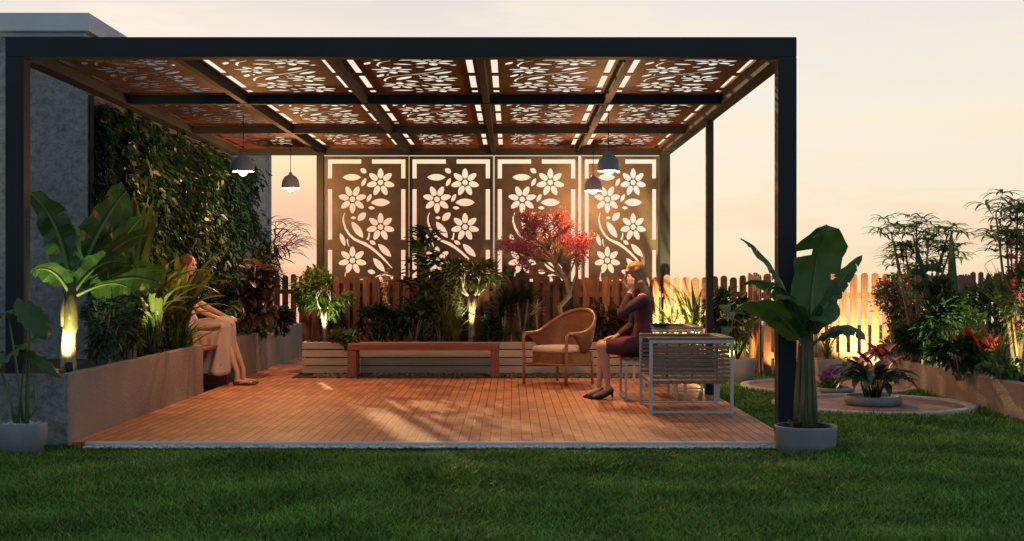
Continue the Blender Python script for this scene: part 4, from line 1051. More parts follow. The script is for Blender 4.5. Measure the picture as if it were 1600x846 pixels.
# --- plants behind the sofa, right of the screens
clump('strap_leaved_plant','bright green arching plant by the lit fence behind the slatted armchairs','plant',1048,560,16.3,26,.4,.7,.035,'olive_leaf',(.7,1.4),(.8,2.0),'grass',base_r=.06,stems=1,stemh=.35)
clump('palm','upright fan of dark leaves against the lit fence, left of the middle post','palm',1082,565,16.3,34,.5,.85,.045,'strap_leaf',(.8,1.5),(.2,1.0),'lance',base_r=.06,stems=1,stemh=.35)
shrub('dark leafy shrub just right of the middle post, behind the slatted armchair',1135,500,16.2,(.3,.2,.4),800,.14,.06,'dark_leaf',basez=GZ)
rosette('spiky plant between the middle post and the front post, before the fence',1180,510,16.3,.05,30,.25,.02,'olive_leaf',1)
def pot_round(label,px,yb,Y,r,h,matn='grey_pot'):
    x=(px-VX)*Y/F; t=thing('potted_plant',label,'potted plant',(x,Y,GZ))
    m=MB(); m.lathe([(.001,0),(r*.72,0),(r*.78,.01),(r*.95,h*.6),(r,h-.02),(r,h),(r*.93,h),(r*.92,h-.03),(.001,h-.035)],40); m.obj('pot',M[matn],t)
    return t,Vector((x,Y,GZ+h-.03))
t,pb=pot_round('leafy plant in a round grey pot on the grass behind the slatted armchair',1152,598,15.3,.225,.30)
m=MB()
for i in range(9):
    az=random.uniform(0,TAU); q=pb+Vector((0,0,0)); tip=q+Vector((random.uniform(-.2,.25),random.uniform(-.1,.1),random.uniform(.3,.75))); m.tube([q,q.lerp(tip,.5),tip],[.009,.007,.005],5); strap(m,tip,az,random.uniform(.0,1),random.uniform(.28,.45),.13,random.uniform(.8,1.8),7,.15,0,'lance')
weld_in(m.obj('leaves',M['banana_leaf']),t)
x=(1292-VX)*15.3/F; t=thing('potted_plant','thin-stemmed plant in a square grey pot in front of the orange fence','potted plant',(x,15.3,GZ))
m=MB(); h=.30; v=[];f=[]
for z,a in ((0,.115),(h,.155),(h,.14),(h-.04,.138)):
    for sx_,sy_ in ((-1,-1),(1,-1),(1,1),(-1,1)): v.append((sx_*a,sy_*a,z))
for k in range(3):
    for i in range(4): j=(i+1)%4; f.append((k*4+i,k*4+j,k*4+4+j,k*4+4+i))
f.append((12,13,14,15)); m.add(v,f); m.obj('pot',M['grey_pot'],t)
m=MB(); f=MB()
for i in range(26):
    az=random.uniform(0,TAU); l_=random.uniform(.2,.5); e=Vector((math.cos(az)*.1,math.sin(az)*.1,h+l_)); m.tube([(0,0,h-.05),(math.cos(az)*.03,math.sin(az)*.03,h+l_*.5),e],[.004,.003,.002],4); strap(m,(math.cos(az)*.02,math.sin(az)*.02,h-.04),az,1.3,l_*.8,.018,.8,5,.2,0,'grass')
    f.ball(tuple(e),.012,6,4)
m.obj('leaves',M['green_leaf'],t); f.obj('flowers',M['pale_petal'],t)['kind']='stuff'

# --- big potted banana at the right front post
Yb=9.14; xb=(1259-VX)*Yb/F; t=thing('potted_banana','large dark banana plant in a wide grey pot at the front right post','potted banana',(xb,Yb,GZ))
m=MB(); m.lathe([(.001,0),(.185,0),(.20,.012),(.215,.09),(.220,.19),(.222,.205),(.216,.212),(.206,.208),(.203,.18),(.001,.175)],64); m.obj('pot',M['white_pot'],t)
m=MB(); bush(m,(0,0,.19),(.2,.2,.03),260,.06,.03,30,upb=.1); 
m.obj('mulch',M['darkgravel'],t)
tr=MB(); base=Vector((xb,Yb,GZ+.17))
tr.tube([base,base+Vector((-.005,0,.12)),base+Vector((.0,0,.3)),base+Vector((.01,0,.5)),base+Vector((.01,0,.72))],[.082,.070,.058,.048,.040],16)
for k in range(9): 
    a=k*.7; tr.tube([base+Vector((math.cos(a)*.07,math.sin(a)*.07,.02)),base+Vector((math.cos(a)*.065,math.sin(a)*.065,.25)),base+Vector((math.cos(a)*.05,math.sin(a)*.05,.55+.02*k))],[.02,.018,.004],6)
weld_in(tr.obj('trunk',mat('banana_trunk',(.055,.085,.03),.7,0,(.15,.10,.06),6,(2,2,.8),bump=.5,bscale=20,lo=.4,hi=.6)),t)
f_=MB(); cr0=base+Vector((.01,0,.66))
# broad upright leaf facing the viewer
def upright(m,base,tip,wd,azface,n=18):
    base=Vector(base); tip=Vector(tip); d=(tip-base); Ln=d.length
    sd=Vector((math.cos(azface),math.sin(azface),0)); v=[];k_=9
    for i in range(n+1):
        t=i/n; p=base+d*t+Vector((0,.10*math.sin(t*math.pi)-.22*max(0,t-.75)**1.3*2,0))
        w_=wd*.5*min(1,(t/.12)**.7 if t<.12 else 1)*(1-.55*max(0,(t-.82)/.18)**1.2)*(.92+.08*math.sin(t*9))
        for k in range(k_):
            u=-1+2*k/(k_-1); w2=w_*(1+.05*math.sin(t*31+k*(1 if u>0 else 2)))
            v.append(tuple(p+sd*u*w2+Vector((0,-.10*abs(u)**1.6*wd+.015*math.sin(t*26)*abs(u),-.03*abs(u)))))
    f=[]
    for i in range(n):
        for k in range(k_-1):
            if (i==13 and k<3) or (i==9 and k>6): continue
            a=i*k_+k; f.append((a,a+1,a+k_+1,a+k_))
    m.add(v,f,0,True); m.tube([base+d*(i/8)+Vector((0,.10*math.sin(i/8*math.pi)-.012-.22*max(0,i/8-.75)**1.3*2,0)) for i in range(9)],[.016-.0015*i for i in range(9)],6,1)
upright(f_,cr0+Vector((.02,-.02,.08)),P(1287,352,9.2),.39,0.05)
f_.tube([cr0-Vector((0,0,.1)),cr0+Vector((.02,-.02,.12))],[.03,.018],7,1)
banana_leaf(f_,P(1272,372,9.05),.1,.9,.01,.17,.15,1.5,0,8,.3)
bl(f_,cr0,1158,388,9.0,.32,.22,.5,roll=-.5,tears=.15)
bl(f_,cr0,1152,452,8.9,.2,.17,1.5,roll=.3,tears=.25)
bl(f_,cr0+Vector((0,0,-.1)),1140,492,8.85,.15,.22,1.6,roll=.6)
bl(f_,cr0,1345,412,9.3,.4,.11,.3,roll=1.35)
bl(f_,cr0,1335,425,9.4,.35,.13,.5,roll=1.2)
bl(f_,cr0+Vector((0,0,-.08)),1362,545,9.0,.25,.2,1.9,roll=.3)
bl(f_,cr0+Vector((0,0,-.05)),1210,470,8.8,.2,.24,1.4,roll=-.3)
bl(f_,cr0+Vector((0,0,-.1)),1300,520,8.7,.3,.2,2.0,roll=.2)
bl(f_,cr0+Vector((0,0,-.06)),1170,505,9.2,.25,.16,1.7,roll=-.4,tears=.2)
bl(f_,cr0+Vector((0,0,-.04)),1320,470,8.75,.2,.2,1.5,roll=.5,tears=.2)
weld_in(f_.obj('leaves',[M['banana_leaf'],M['banana_rib']]),t)

# --- flowers in the round beds
def lowpot(label,px,py,Y,r,h,name='flower_bowl'):
    x=(px-VX)*Y/F; t=thing(name,label,'planted bowl',(x,Y,GZ+.036)); m=MB(); m.lathe([(.001,0),(r*.9,0),(r,.02),(r,h-.01),(r-.01,h),(r-.03,h),(r-.035,h-.02),(.001,h-.025)],48); m.obj('bowl',M['white_pot'],t); return t,Vector((x,Y,GZ+.036+h-.02))
t,q=lowpot('low round white bowl of red flowers and dark leaves in the nearer paved circle','',0,0,0,0) if False else lowpot('low round white bowl of red flowers and dark leaves in the nearer paved circle',1364,0,12.35,.27,.09)
m=MB(); f=MB()
for i in range(34):
    az=random.uniform(0,TAU); st=q+Vector((math.cos(az)*.08*random.random(),math.sin(az)*.08*random.random(),0)); l_=random.uniform(.12,.24); e=st+Vector((math.cos(az)*.06,math.sin(az)*.06,l_)); m.tube([st,e],[.005,.004],4); strap(m,e,az,random.uniform(.1,.9),random.uniform(.26,.38),.10,random.uniform(1.2,2.4),6,.15,0,'lance')
for dx,dy,dz in ((-.10,-.03,.33),(.02,-.02,.40),(.13,0,.39),(-.03,.04,.30),(.07,.04,.34),(.2,.0,.28)):
    e=q+Vector((dx,dy,dz)); f.tube([q,e],[.004,.003],4); 
    strap(f,e+Vector((-.04,0,0)),random.uniform(-.6,.6),.9,.20,.16,.7,6,.12,0,'wide'); strap(f,e+Vector((.03,0,.01)),2.8+random.uniform(-.6,.6),.9,.17,.14,.6,6,.12,0,'wide'); weld_in(f.obj('flower',M['red_leaf']),t); f=MB()
weld_in(m.obj('leaves',M['dark_leaf']),t)
t,q=lowpot('small white bowl of purple flowers in the farther paved circle',1305,0,13.6,.20,.06)
m=MB(); bush(m,tuple(q+Vector((0,0,.05))),(.2,.2,.07),300,.06,.02,12); f=MB(); bush(f,tuple(q+Vector((0,0,.12))),(.16,.14,.1),170,.05,.025,10,upb=.6,droop=0)
weld_in(m.obj('leaves',M['green_leaf']),t); weld_in(f.obj('flowers',M['purple_petal']),t)['kind']='stuff'

# --- right raised bed
BZ=.2
def bougain(label,px,py,Y,r,n):
    return shrub(label,px,py,Y,r,n,.055,.038,'green_leaf','shrub','bougainvillea',22,extra=(210,.055,.045,'pink_petal','flowers'),basez=BZ,cl=.3)
bougain('pink-flowering shrub at the left end of the right flower bed',1412,470,14.6,(.36,.3,.5),2000)
bougain('pink-flowering shrub at the right edge of the picture',1598,480,12.4,(.30,.3,.52),2000)
def schefflera(label,px,Y,crowns,zb,lean=0):
    b=Vector(((px-VX)*Y/F,Y,zb)); m=MB(); s_=MB()
    for (cx,cy) in crowns:
        top=P(cx,cy,Y+random.uniform(-.3,.3)); s_.tube([b+Vector((random.uniform(-.05,.05),0,0)),b.lerp(top,.5)+Vector((0,0,.05)),top],[.022,.016,.008],6)
        for j in range(8):
            q=top.lerp(b,random.uniform(0,.16)); a=random.uniform(0,TAU); el=random.uniform(-.1,1.3); l_=random.uniform(.10,.26); e=q+Vector((math.cos(a)*math.cos(el),math.sin(a)*math.cos(el),math.sin(el)))*l_
            s_.tube([q,e],[.004,.003],4)
            for k in range(9):
                strap(m,e,k*TAU/9+a,random.uniform(.1,.6),random.uniform(.17,.27),.030,random.uniform(.9,1.9),6,.15,0,'lance')
    return plant('umbrella_tree',label,'tree',tuple(b),[('leaves',m,M['green_leaf']),('trunk',s_,M['trunk'])])
schefflera('slender umbrella-leaved tree above the pink-flowering shrub at the left of the right bed',1432,14.3,[(1392,362),(1432,345),(1415,385),(1452,372),(1402,400),(1482,362),(1488,378),(1470,400)],BZ)
schefflera('slender umbrella-leaved tree cut by the right edge of the picture',1585,12.6,[(1556,335),(1590,318),(1572,360),(1602,345),(1612,372),(1580,385),(1625,330)],BZ)
# tall pointed sansevieria-like leaves
for px,top,lab,tw in ((1486,360,'tall dark pointed leaf spear rising above the right flower bed, the right one',.14),(1452,368,'tall dark pointed leaf spear leaning left between the umbrella-leaved tree and the monstera',.10)):
    b=P(px-(-4 if px>1470 else -12),500,13.9); m=MB(); tip=P(px-(0 if px>1470 else 26),top,13.9)
    d=tip-b; k=8; v=[]; 
    for i in range(11):
        t=i/10; p=b+d*t; w_=tw*.5*(1-t)**.55+.002
        v+=[tuple(p+Vector((-w_,.0,0))),tuple(p+Vector((0,.35*w_,0))),tuple(p+Vector((w_,0,0))),tuple(p+Vector((0,-.25*w_,0)))]
    f=[]
    for i in range(10):
        for j in range(4): f.append((i*4+j,i*4+(j+1)%4,(i+1)*4+(j+1)%4,(i+1)*4+j))
    m.add(v,f,0,True)
    for i in range(5): strap(m,b+Vector((random.uniform(-.05,.05),random.uniform(-.05,.05),-.25)),random.uniform(0,TAU),random.uniform(1.2,1.5),random.uniform(.5,.75),.07,.2,6,.2,0,'lance')
    plant('spear_plant',lab,'plant',(b.x,b.y,BZ),[('leaves',m,M['dark_leaf'])])
# monstera leaf cluster
b=P(1458,500,14.0); m=MB()
def monstera(m,c,r,n=9):
    c=Vector(c)
    for k in range(n):
        a=math.pi*(-.08+1.16*k/(n-1)); d=Vector((math.cos(a),.15*math.sin(k),math.sin(a)*.62)); e=c+d*r*(1-.15*abs(math.cos(a)))
        s_=Vector((-d.z,0,d.x)).normalized()*r*.13
        m.add([tuple(c),tuple(c+d*r*.5+s_*1.15),tuple(e+s_*.55),tuple(e-s_*.55),tuple(c+d*r*.5-s_*1.15)],[(0,1,2,3,4)],0)
    m.add([tuple(c+Vector((.35*r*math.cos(t),.012,.2*r*math.sin(t)+.1*r))) for t in [i*TAU/12 for i in range(12)]],[tuple(range(12))],0)
for px,py,r in ((1456,422,.16),(1432,428,.12),(1480,440,.13),(1440,452,.15)):
    c=P(px,py,13.9+random.uniform(-.1,.1)); m.tube([b,c],[.008,.005],5); monstera(m,c,r)
plant('monstera','dark split-leaf monstera silhouetted above the right bed','plant',(b.x,b.y,BZ),[('leaves',m,M['dark_leaf'])])
shrub('dense dark shrub in the middle of the right flower bed, under the spears',1465,505,13.9,(.36,.3,.42),1700,.11,.05,'dark_leaf',basez=BZ)
shrub('dark rounded hedge-like shrub behind the red plants of the right bed',1535,478,15.6,(.6,.4,.38),2200,.08,.03,'dark_leaf',basez=BZ)
shrub('tangled green shrub behind the orange-lit gap in the right bed',1510,510,15.0,(.4,.3,.25),900,.07,.03,'green_leaf',basez=BZ)
clump('bromeliad','red-leaved bromeliads in the right bed, left of the right-hand pink shrub','bromeliad',1512,548,12.9,34,.22,.36,.07,'red_leaf',(.5,1.4),(.3,1.3),'lance',base_r=.12)
clump('bromeliad','small red-leaved bromeliad low in the right bed, below the dense dark shrub','bromeliad',1545,545,12.4,20,.18,.32,.06,'red_leaf',(.5,1.4),(.3,1.3),'lance',base_r=.1)
clump('spiky_plant','yellow-green spiky grass leaning left in the right bed near the red bromeliads','plant',1562,560,12.0,30,.3,.5,.018,'olive_leaf',(.7,1.4),(.1,.8),'grass',base_r=.04)
clump('spiky_plant','small bright spiky grass where the right bed meets the lit fence','plant',1398,545,15.2,28,.2,.36,.02,'olive_leaf',(.5,1.4),(.3,1.2),'grass',base_r=.04)
clump('spiky_plant','tall thin-leaved yucca beside the umbrella-leaved tree at the right edge','plant',1568,480,13.0,30,.35,.6,.03,'strap_leaf',(.7,1.5),(.1,.8),'grass',base_r=.05)
shrub('low broad-leaved ground plant along the front edge of the right bed',1500,548,12.6,(.34,.2,.14),500,.13,.06,'dark_leaf',basez=BZ)
shrub('small leafy plant at the front edge of the right bed, below the pink shrub',1432,530,14.3,(.22,.2,.14),400,.11,.04,'dark_leaf',basez=BZ)
shrub('small-leaved plant at the bed edge near the picture edge',1570,575,11.9,(.22,.15,.1),350,.07,.035,'green_leaf',basez=BZ)

# ground spotlights washing the fence and the beds
uplight(2.2,16.15,GZ,(2.16,16.85,1.1),1300,'small ground spotlight washing the fence left of the middle post',82,(1,.72,.28))
uplight(2.72,16.05,GZ,(2.74,16.82,1.0),260,'small ground spotlight behind the middle post, shining toward the deck',140,(1,.62,.22))
uplight(3.28,15.66,GZ,(3.45,15.9,.7),60,'small ground spotlight at the foot of the fence beside the dark front post',130,(1,.52,.18))
uplight(4.22,15.30,GZ,(4.36,15.88,.95),900,'small ground spotlight washing the orange fence behind the square pot',98,(1,.70,.26))
uplight(4.72,15.30,BZ,(4.9,15.1,.9),150,'small ground spotlight at the back corner of the right bed',120,(1,.78,.35))
uplight(4.70,13.2,BZ,(4.85,14.5,1.25),110,'small ground spotlight under the dense dark shrub of the right bed',110,(1,.78,.35))
uplight(4.80,11.9,BZ,(5.1,12.7,1.2),70,'small ground spotlight under the right-hand pink shrub',110,(1,.80,.35))
uplight(1.6,15.6,GZ,(1.5,11.5,.0),0.001,'small ground spotlight on the grass behind the far armchair',60) if False else None
# low path light behind the middle post (throws its shadow on the deck)
t=thing('path_light','small glowing ground lamp on the grass behind the middle post','path light',(2.20,14.6,GZ),0)
m=MB(); m.tube([(0,0,0),(0,0,.2)],[.012,.012],8); m.lathe([(.03,.2),(.03,.24),(.04,.245),(.001,.262)],16); m.obj('body',M['metal'],t)
l=bpy.data.lights.new('path_light_lamp','POINT'); l.energy=8; l.color=(1,.62,.28); l.shadow_soft_size=.02; lo=bpy.data.objects.new('path_light_lamp',l); C.objects.link(lo); lo.parent=t; lo.location=(0,-.05,.22)

# ================================================================== PEOPLE
def caps(m,a,b,ra,rb,n=14):
    """closed tapered capsule"""
    a=Vector(a); b=Vector(b); m.tube([a,b],[ra,rb],n); m.ball(tuple(a),ra,n,8); m.ball(tuple(b),rb,n,8)
def chain(m,pts,rs,n=14):
    for i in range(len(pts)-1): caps(m,pts[i],pts[i+1],rs[i],rs[i+1],n)
def slab(m,a,b,wa,wb,axis,ra,rb,n=6):
    """a flattened limb or torso: parallel capsules spread along axis"""
    ax=Vector(axis).normalized()
    for i in range(n):
        u=-1+2*i/(n-1); k=math.sqrt(max(.0,1-(u*.72)**2))
        caps(m,Vector(a)+ax*u*wa,Vector(b)+ax*u*wb,ra*k,rb*k,12)
def fuse(m,name,mt,parent,vox=.006,smooth=6,extra=None):
    o=m.obj(name,mt); 
    r=o.modifiers.new('r','REMESH'); r.mode='VOXEL'; r.voxel_size=vox; r.use_smooth_shade=True
    c=o.modifiers.new('s','SMOOTH'); c.factor=.5; c.iterations=smooth
    dg=bpy.context.evaluated_depsgraph_get(); me=bpy.data.meshes.new_from_object(o.evaluated_get(dg)); o.modifiers.clear(); o.data=me; me.name=name
    for p in me.polygons: p.use_smooth=True
    return weld_in(o,parent)
def frame(fwd,up=(0,0,1)):
    f=Vector(fwd).normalized(); u=Vector(up); s=u.cross(f).normalized(); u=f.cross(s)
    return Matrix((f,s,u)).transposed()     # columns: forward, left, up
def head(m,c,fwd,up=(0,0,1),sc=1):
    T=frame(fwd,up); c=Vector(c)
    def b(p,r): m.ball(tuple(c+T@(Vector(p)*sc)),[x*sc for x in r],18,12,0,T)
    b((-.012,0,.025),(.093,.074,.088))        # skull
    b((.022,0,-.035),(.062,.056,.070))        # face
    b((.045,0,-.088),(.030,.030,.022))        # chin
    b((.020,.028,-.070),(.045,.026,.028)); b((.020,-.028,-.070),(.045,.026,.028))   # jaw
    b((.078,0,.028),(.016,.045,.013))         # brow
    b((.086,0,-.010),(.013,.0095,.024)); b((.096,0,-.022),(.012,.013,.010))          # nose
    b((.080,0,-.056),(.011,.022,.0065)); b((.077,0,-.066),(.011,.020,.0065))          # lips
    for s_ in (1,-1):
        b((.056,s_*.036,-.022),(.024,.020,.020)); b((-.008,s_*.077,-.008),(.017,.007,.028))
    return T,c
def eyes(parent,c,fwd,sc=1,dark=None):
    T=frame(fwd); c=Vector(c)
    for s_ in (1,-1):
        m=MB(); m.ball(tuple(c+T@Vector((.078*sc,s_*.031*sc,.006*sc))),[.0085*sc,.014*sc,.0065*sc],10,6,0,T); weld_in(m.obj('eye',dark),parent)
def hand(m,w,d,nrm,thumb,curl=.5,sc=1):
    """palm and five separate fingers; d = pointing direction, nrm = back of the hand, thumb = side the thumb leaves from"""
    d=Vector(d).normalized(); t=Vector(thumb); t=(t-d*t.dot(d)).normalized(); nb=Vector(nrm); nb=(nb-d*nb.dot(d)-t*nb.dot(t)).normalized(); w=Vector(w)
    for k in range(4):
        u=(k-1.5)*.019; caps(m,w+t*u*.6+d*.008,w+t*u+d*.078*sc,.014,.0115,10)
    lens_=(.062,.072,.078,.070)
    for k in range(4):
        u=(k-1.5)*.0205; p=w+t*u+d*.082*sc; L_=lens_[k]*sc; dd=d.copy(); r=.0088
        for sgm,fr in enumerate((.45,.32,.23)):
            a=curl*(.5+.35*sgm); dd=(dd*math.cos(a)-nb*math.sin(a)).normalized(); nb2=nb; q=p+dd*L_*fr*1.1; caps(m,p,q,r,r*.9,8); p=q; r*=.9
    p=w+t*.026+d*.022; dd=(d*.7+t*.7-nb*.2).normalized()
    for L_,r in ((.035,.0115),(.030,.010),(.022,.0085)):
        q=p+dd*L_; caps(m,p,q,r,r*.9,8); p=q; dd=(dd*.85+d*.35-t*.1).normalized()
def foot(m,heel,toe,r=.032):
    heel=Vector(heel); toe=Vector(toe); d=(toe-heel)
    s_=Vector((-d.y,d.x,0)).normalized()
    caps(m,heel,heel+d*.55,r*.95,r*.8); caps(m,heel+d*.3+s_*.012,heel+d*.85+s_*.015,r*.85,r*.5); caps(m,heel+d*.3-s_*.012,heel+d*.88-s_*.012,r*.85,r*.5)
M['skin']=mat('skin',(.50,.28,.19),.5,0,(.56,.32,.22),8,spec=.4)
M['eye']=mat('eye_dark',(.02,.015,.012),.3)
def hairmat(n,a,b): 
    m_=mat(n,a,.45,0,b,60,(1,1,.08),bump=.4,bscale=120); return m_
M['hair_blond']=hairmat('light_brown_hair',(.22,.12,.055),(.36,.21,.10)); M['hair_dark']=hairmat('brown_hair',(.09,.045,.022),(.15,.08,.04))
M['dress']=mat('dark_dress',(.014,.012,.026),.75,0,(.13,.014,.034),2.6,(1,1,1.2),bump=.2,bscale=25,lo=.4,hi=.62)
M['beige']=mat('beige_cloth',(.40,.32,.28),.85,0,(.48,.385,.335),4,bump=.15,bscale=40)
M['cream']=mat('cream_cloth',(.52,.43,.37),.85,0,(.60,.50,.44),4,bump=.15,bscale=40)
M['shoe']=mat('black_shoe',(.02,.018,.02),.3)
M['sandal']=mat('brown_flat_shoe',(.10,.045,.03),.5)

# ---- woman on the stool, facing left, hand raised to her face
Y2=12.85
def Pw(px,py,dy=0): q=P(px,py,Y2); q.y+=dy; return q
wo_=thing('person','seated woman with long hair, dark burgundy dress and black high heels, hand at her face','person',(1.3,Y2,0))
m=MB()
hc=Pw(991,427); fw=(-1,-.10,-.12)
head(m,hc,fw,sc=1.0)
neck=Pw(998,450); chest=Pw(1003,474); mid=Pw(1004,505); pel=Pw(1003,536)
chain(m,[hc+Vector((.02,0,-.05)),neck,chest],[.05,.047,.06])
slab(m,chest+Vector((0,0,.0)),mid,.11,.085,(0,1,0),.085,.075); slab(m,mid,pel,.085,.10,(0,1,0),.075,.105)
chain(m,[chest+Vector((0,-.10,.02)),Pw(1001,466,-.165)],[.06,.052]); chain(m,[chest+Vector((0,.10,.02)),Pw(1001,466,.165)],[.06,.052])
# legs
kn=Pw(938,541,-.10); ko=Pw(941,540,.08); hn=Pw(1000,541,-.10); ho=Pw(1000,541,.09)
an=Pw(949,603,-.08); ao=Pw(936,604,.05)
for h_,k_,a_ in ((hn,kn,an),(ho,ko,ao)):
    chain(m,[h_,h_.lerp(k_,.5),k_],[.088,.074,.053],16)
    back=Vector((.018,0,0))
    chain(m,[k_,k_.lerp(a_,.3)+back,k_.lerp(a_,.62)+back*.6,a_],[.050,.052,.038,.027],16)
foot(m,an+Vector((.02,0,-.03)),Pw(922,621,-.09)+Vector((0,0,.008)),.030); foot(m,ao+Vector((.02,0,-.03)),Pw(916,619,.03)+Vector((0,0,.01)),.030)
# near arm: raised to the face
sh=Pw(1001,468,-.175); el=Pw(968,490,-.21); wr=Pw(984,455,-.115)
chain(m,[sh,sh.lerp(el,.5),el],[.046,.040,.034]); chain(m,[el,el.lerp(wr,.4),wr],[.034,.031,.021])
hand(m,wr,Vector((.02,.06,.9)),(-.2,-1,0),(-1,0,0),.45)
# far arm: resting on the lap
sh2=Pw(1001,468,.17); el2=Pw(990,510,.20); wr2=Pw(964,526,.05)
chain(m,[sh2,sh2.lerp(el2,.5),el2],[.046,.040,.034]); chain(m,[el2,el2.lerp(wr2,.4),wr2],[.034,.030,.021])
hand(m,wr2,Vector((-.9,-.35,-.12)),(0,0,1),(0,-1,0),.35)
fuse(m,'body',M['skin'],wo_,.0055,5)
eyes(wo_,hc,fw,1.0,M['eye'])
# dress
m=MB()
slab(m,chest+Vector((0,0,.015)),mid,.115,.09,(0,1,0),.095,.082,7); slab(m,mid,pel,.09,.11,(0,1,0),.082,.118,7)
chain(m,[neck+Vector((.01,0,-.035)),chest],[.062,.09])
for (a,b,c_) in ((sh,el,wr),(sh2,el2,wr2)):
    chain(m,[chest+Vector((0,(a.y-Y2)*.55,.02)),a,a.lerp(b,.5),b],[.075,.058,.052,.046]); chain(m,[b,b.lerp(c_,.45),b.lerp(c_,.80)],[.046,.042,.032])
for h_,k_ in ((hn,kn),(ho,ko)):
    chain(m,[h_+Vector((.02,0,0)),h_.lerp(k_,.35),h_.lerp(k_,.74)],[.108,.098,.082],16)
chain(m,[hn.lerp(ho,.5),(hn.lerp(kn,.7)).lerp(ho.lerp(ko,.7),.5)],[.10,.075])
caps(m,pel+Vector((.03,-.05,-.03)),pel+Vector((.03,.07,-.03)),.10,.10)
fuse(m,'dress',M['dress'],wo_,.008,5)
# hair: long, falling down the back
m=MB(); T=frame(fw)
for p,r in (((-.022,0,.035),(.098,.083,.088)),((-.06,0,-.03),(.065,.080,.09))): m.ball(tuple(hc+T@Vector(p)),r,20,12,0,T)
for k in range(17):
    u=-1+k/8; y=u*.075
    st=hc+T@Vector((-.015-.055*(1-abs(u)),y,.03)); md=hc+Vector((.085-.03*abs(u),y*1.15,-.10)); e1=hc+Vector((.14-.04*abs(u)+.006*math.sin(k*2),y*1.2,-.23)); e2=hc+Vector((.16-.05*abs(u)+.008*math.sin(k*3),y*1.05,-.42-.03*math.cos(k*2.3)))
    chain(m,[st,md,e1,e2],[.028,.034,.032,.009],8)
for k in range(6): # strands framing the temple
    y=-.078; chain(m,[hc+T@Vector((.05-.012*k,y*.85,.075)),hc+T@Vector((.035-.014*k,y,.0)),hc+T@Vector((.0-.014*k,y*1.02,-.09))],[.012,.013,.008],8)
    chain(m,[hc+T@Vector((.05-.012*k,-y*.85,.075)),hc+T@Vector((.035-.014*k,-y,.0)),hc+T@Vector((.0-.014*k,-y*1.02,-.09))],[.012,.013,.008],8)
fuse(m,'hair',M['hair_blond'],wo_,.006,9)
m=MB()
for k in range(150):
    u=random.uniform(-1,1); y=u*.085; f0=random.uniform(-.05,.05); w0=random.uniform(-.02,.03)
    st=hc+T@Vector((.02-.06*random.random(),y*.8,.085-.03*abs(u))); a1=hc+T@Vector((-.075-.02*random.random()+.06*abs(u),y*1.05,-.01)); a2=hc+Vector((.12-.05*abs(u)+w0,y*1.25,-.13)); a3=hc+Vector((.165-.06*abs(u)+w0*1.3,y*1.35,-.25)); a4=hc+Vector((.17-.05*abs(u)+w0*2,y*1.2+f0*.4,-.40+random.uniform(-.08,.06)))
    m.tube([st,a1,a2,a3,a4],[.0035,.0045,.004,.003,.001],5)
weld_in(m.obj('loose_hair',M['hair_blond']),wo_)
# shoes with heels
for a_,toe in ((an,Pw(919,622,-.09)),(ao,Pw(913,620,.03))):
    m=MB(); hl=a_+Vector((.028,0,-.045)); toe=toe.copy(); toe.z=.016
    d=(toe-hl); ball_=hl+d*.62; ball_.z=.022
    chain(m,[hl,hl.lerp(ball_,.5)+Vector((0,0,-.012)),ball_,toe],[.034,.030,.037,.012],14)
    tmp=m; 
    m.tube([hl+Vector((.012,0,-.01)),Vector((hl.x+.020,hl.y,.004))],[.016,.006],10); m.ball((hl.x+.02,hl.y,.006),.007,8,6)
    fuse(m,'shoe',M['shoe'],wo_,.004,3)
# bracelet
m=MB(); wv=wr.lerp(el,.12); ax_=(wr-el).normalized(); m.tube([wv-ax_*.009,wv+ax_*.009],[.030,.030],20); weld_in(m.obj('bracelet',mat('pale_bracelet',(.6,.5,.4),.4)),wo_)

# ---- woman on the wall bench, facing right, long beige skirt
Y1=14.55
def Pv(px,py,dy=0): q=P(px,py,Y1); q.y+=dy; return q
w1=thing('person','seated woman in beige blouse and long beige skirt by the green wall','person',(-3.6,Y1,0))
m=MB(); hc=Pv(294,414); fw=(1,-.12,-.16)
head(m,hc,fw,sc=1.0)
neck=Pv(287,438); chest=Pv(286,462); mid=Pv(293,492); pel=Pv(303,518)
chain(m,[hc+Vector((-.02,0,-.05)),neck,chest],[.05,.047,.06])
slab(m,chest,mid,.11,.085,(0,1,0),.083,.074); slab(m,mid,pel,.085,.10,(0,1,0),.074,.105)
kn=Pv(352,509,-.09); ko=Pv(354,507,.08); hn=Pv(305,520,-.09); ho=Pv(305,520,.09)
an=Pv(375,581,-.14); ao=Pv(377,577,.10)
for h_,k_,a_ in ((hn,kn,an),(ho,ko,ao)):
    chain(m,[h_,h_.lerp(k_,.5),k_],[.086,.074,.053],16)
    bk=Vector((-.018,0,0)); chain(m,[k_,k_.lerp(a_,.3)+bk,k_.lerp(a_,.62)+bk*.6,a_],[.050,.050,.037,.027],16)
def fl(p): q=p.copy(); q.z=.034; return q
foot(m,fl(an)+Vector((-.02,0,0)),fl(Pv(401,594,-.16)),.030); foot(m,fl(ao)+Vector((-.02,0,.0)),fl(Pv(398,590,.08)),.030)
chain(m,[an,fl(an)],[.028,.032]); chain(m,[ao,fl(ao)],[.028,.032])
sh=Pv(287,462,-.165); el=Pv(319,486,-.17); wr=Pv(349,500,-.09)
chain(m,[chest+Vector((0,-.1,.02)),sh],[.055,.050]); chain(m,[sh,sh.lerp(el,.5),el],[.044,.038,.033]); chain(m,[el,el.lerp(wr,.4),wr],[.033,.030,.021])
hand(m,wr,(.9,.15,-.18),(0,-.2,1),(0,1,0),.6)
sh2=Pv(287,462,.165); el2=Pv(322,484,.19); wr2=Pv(350,495,.07)
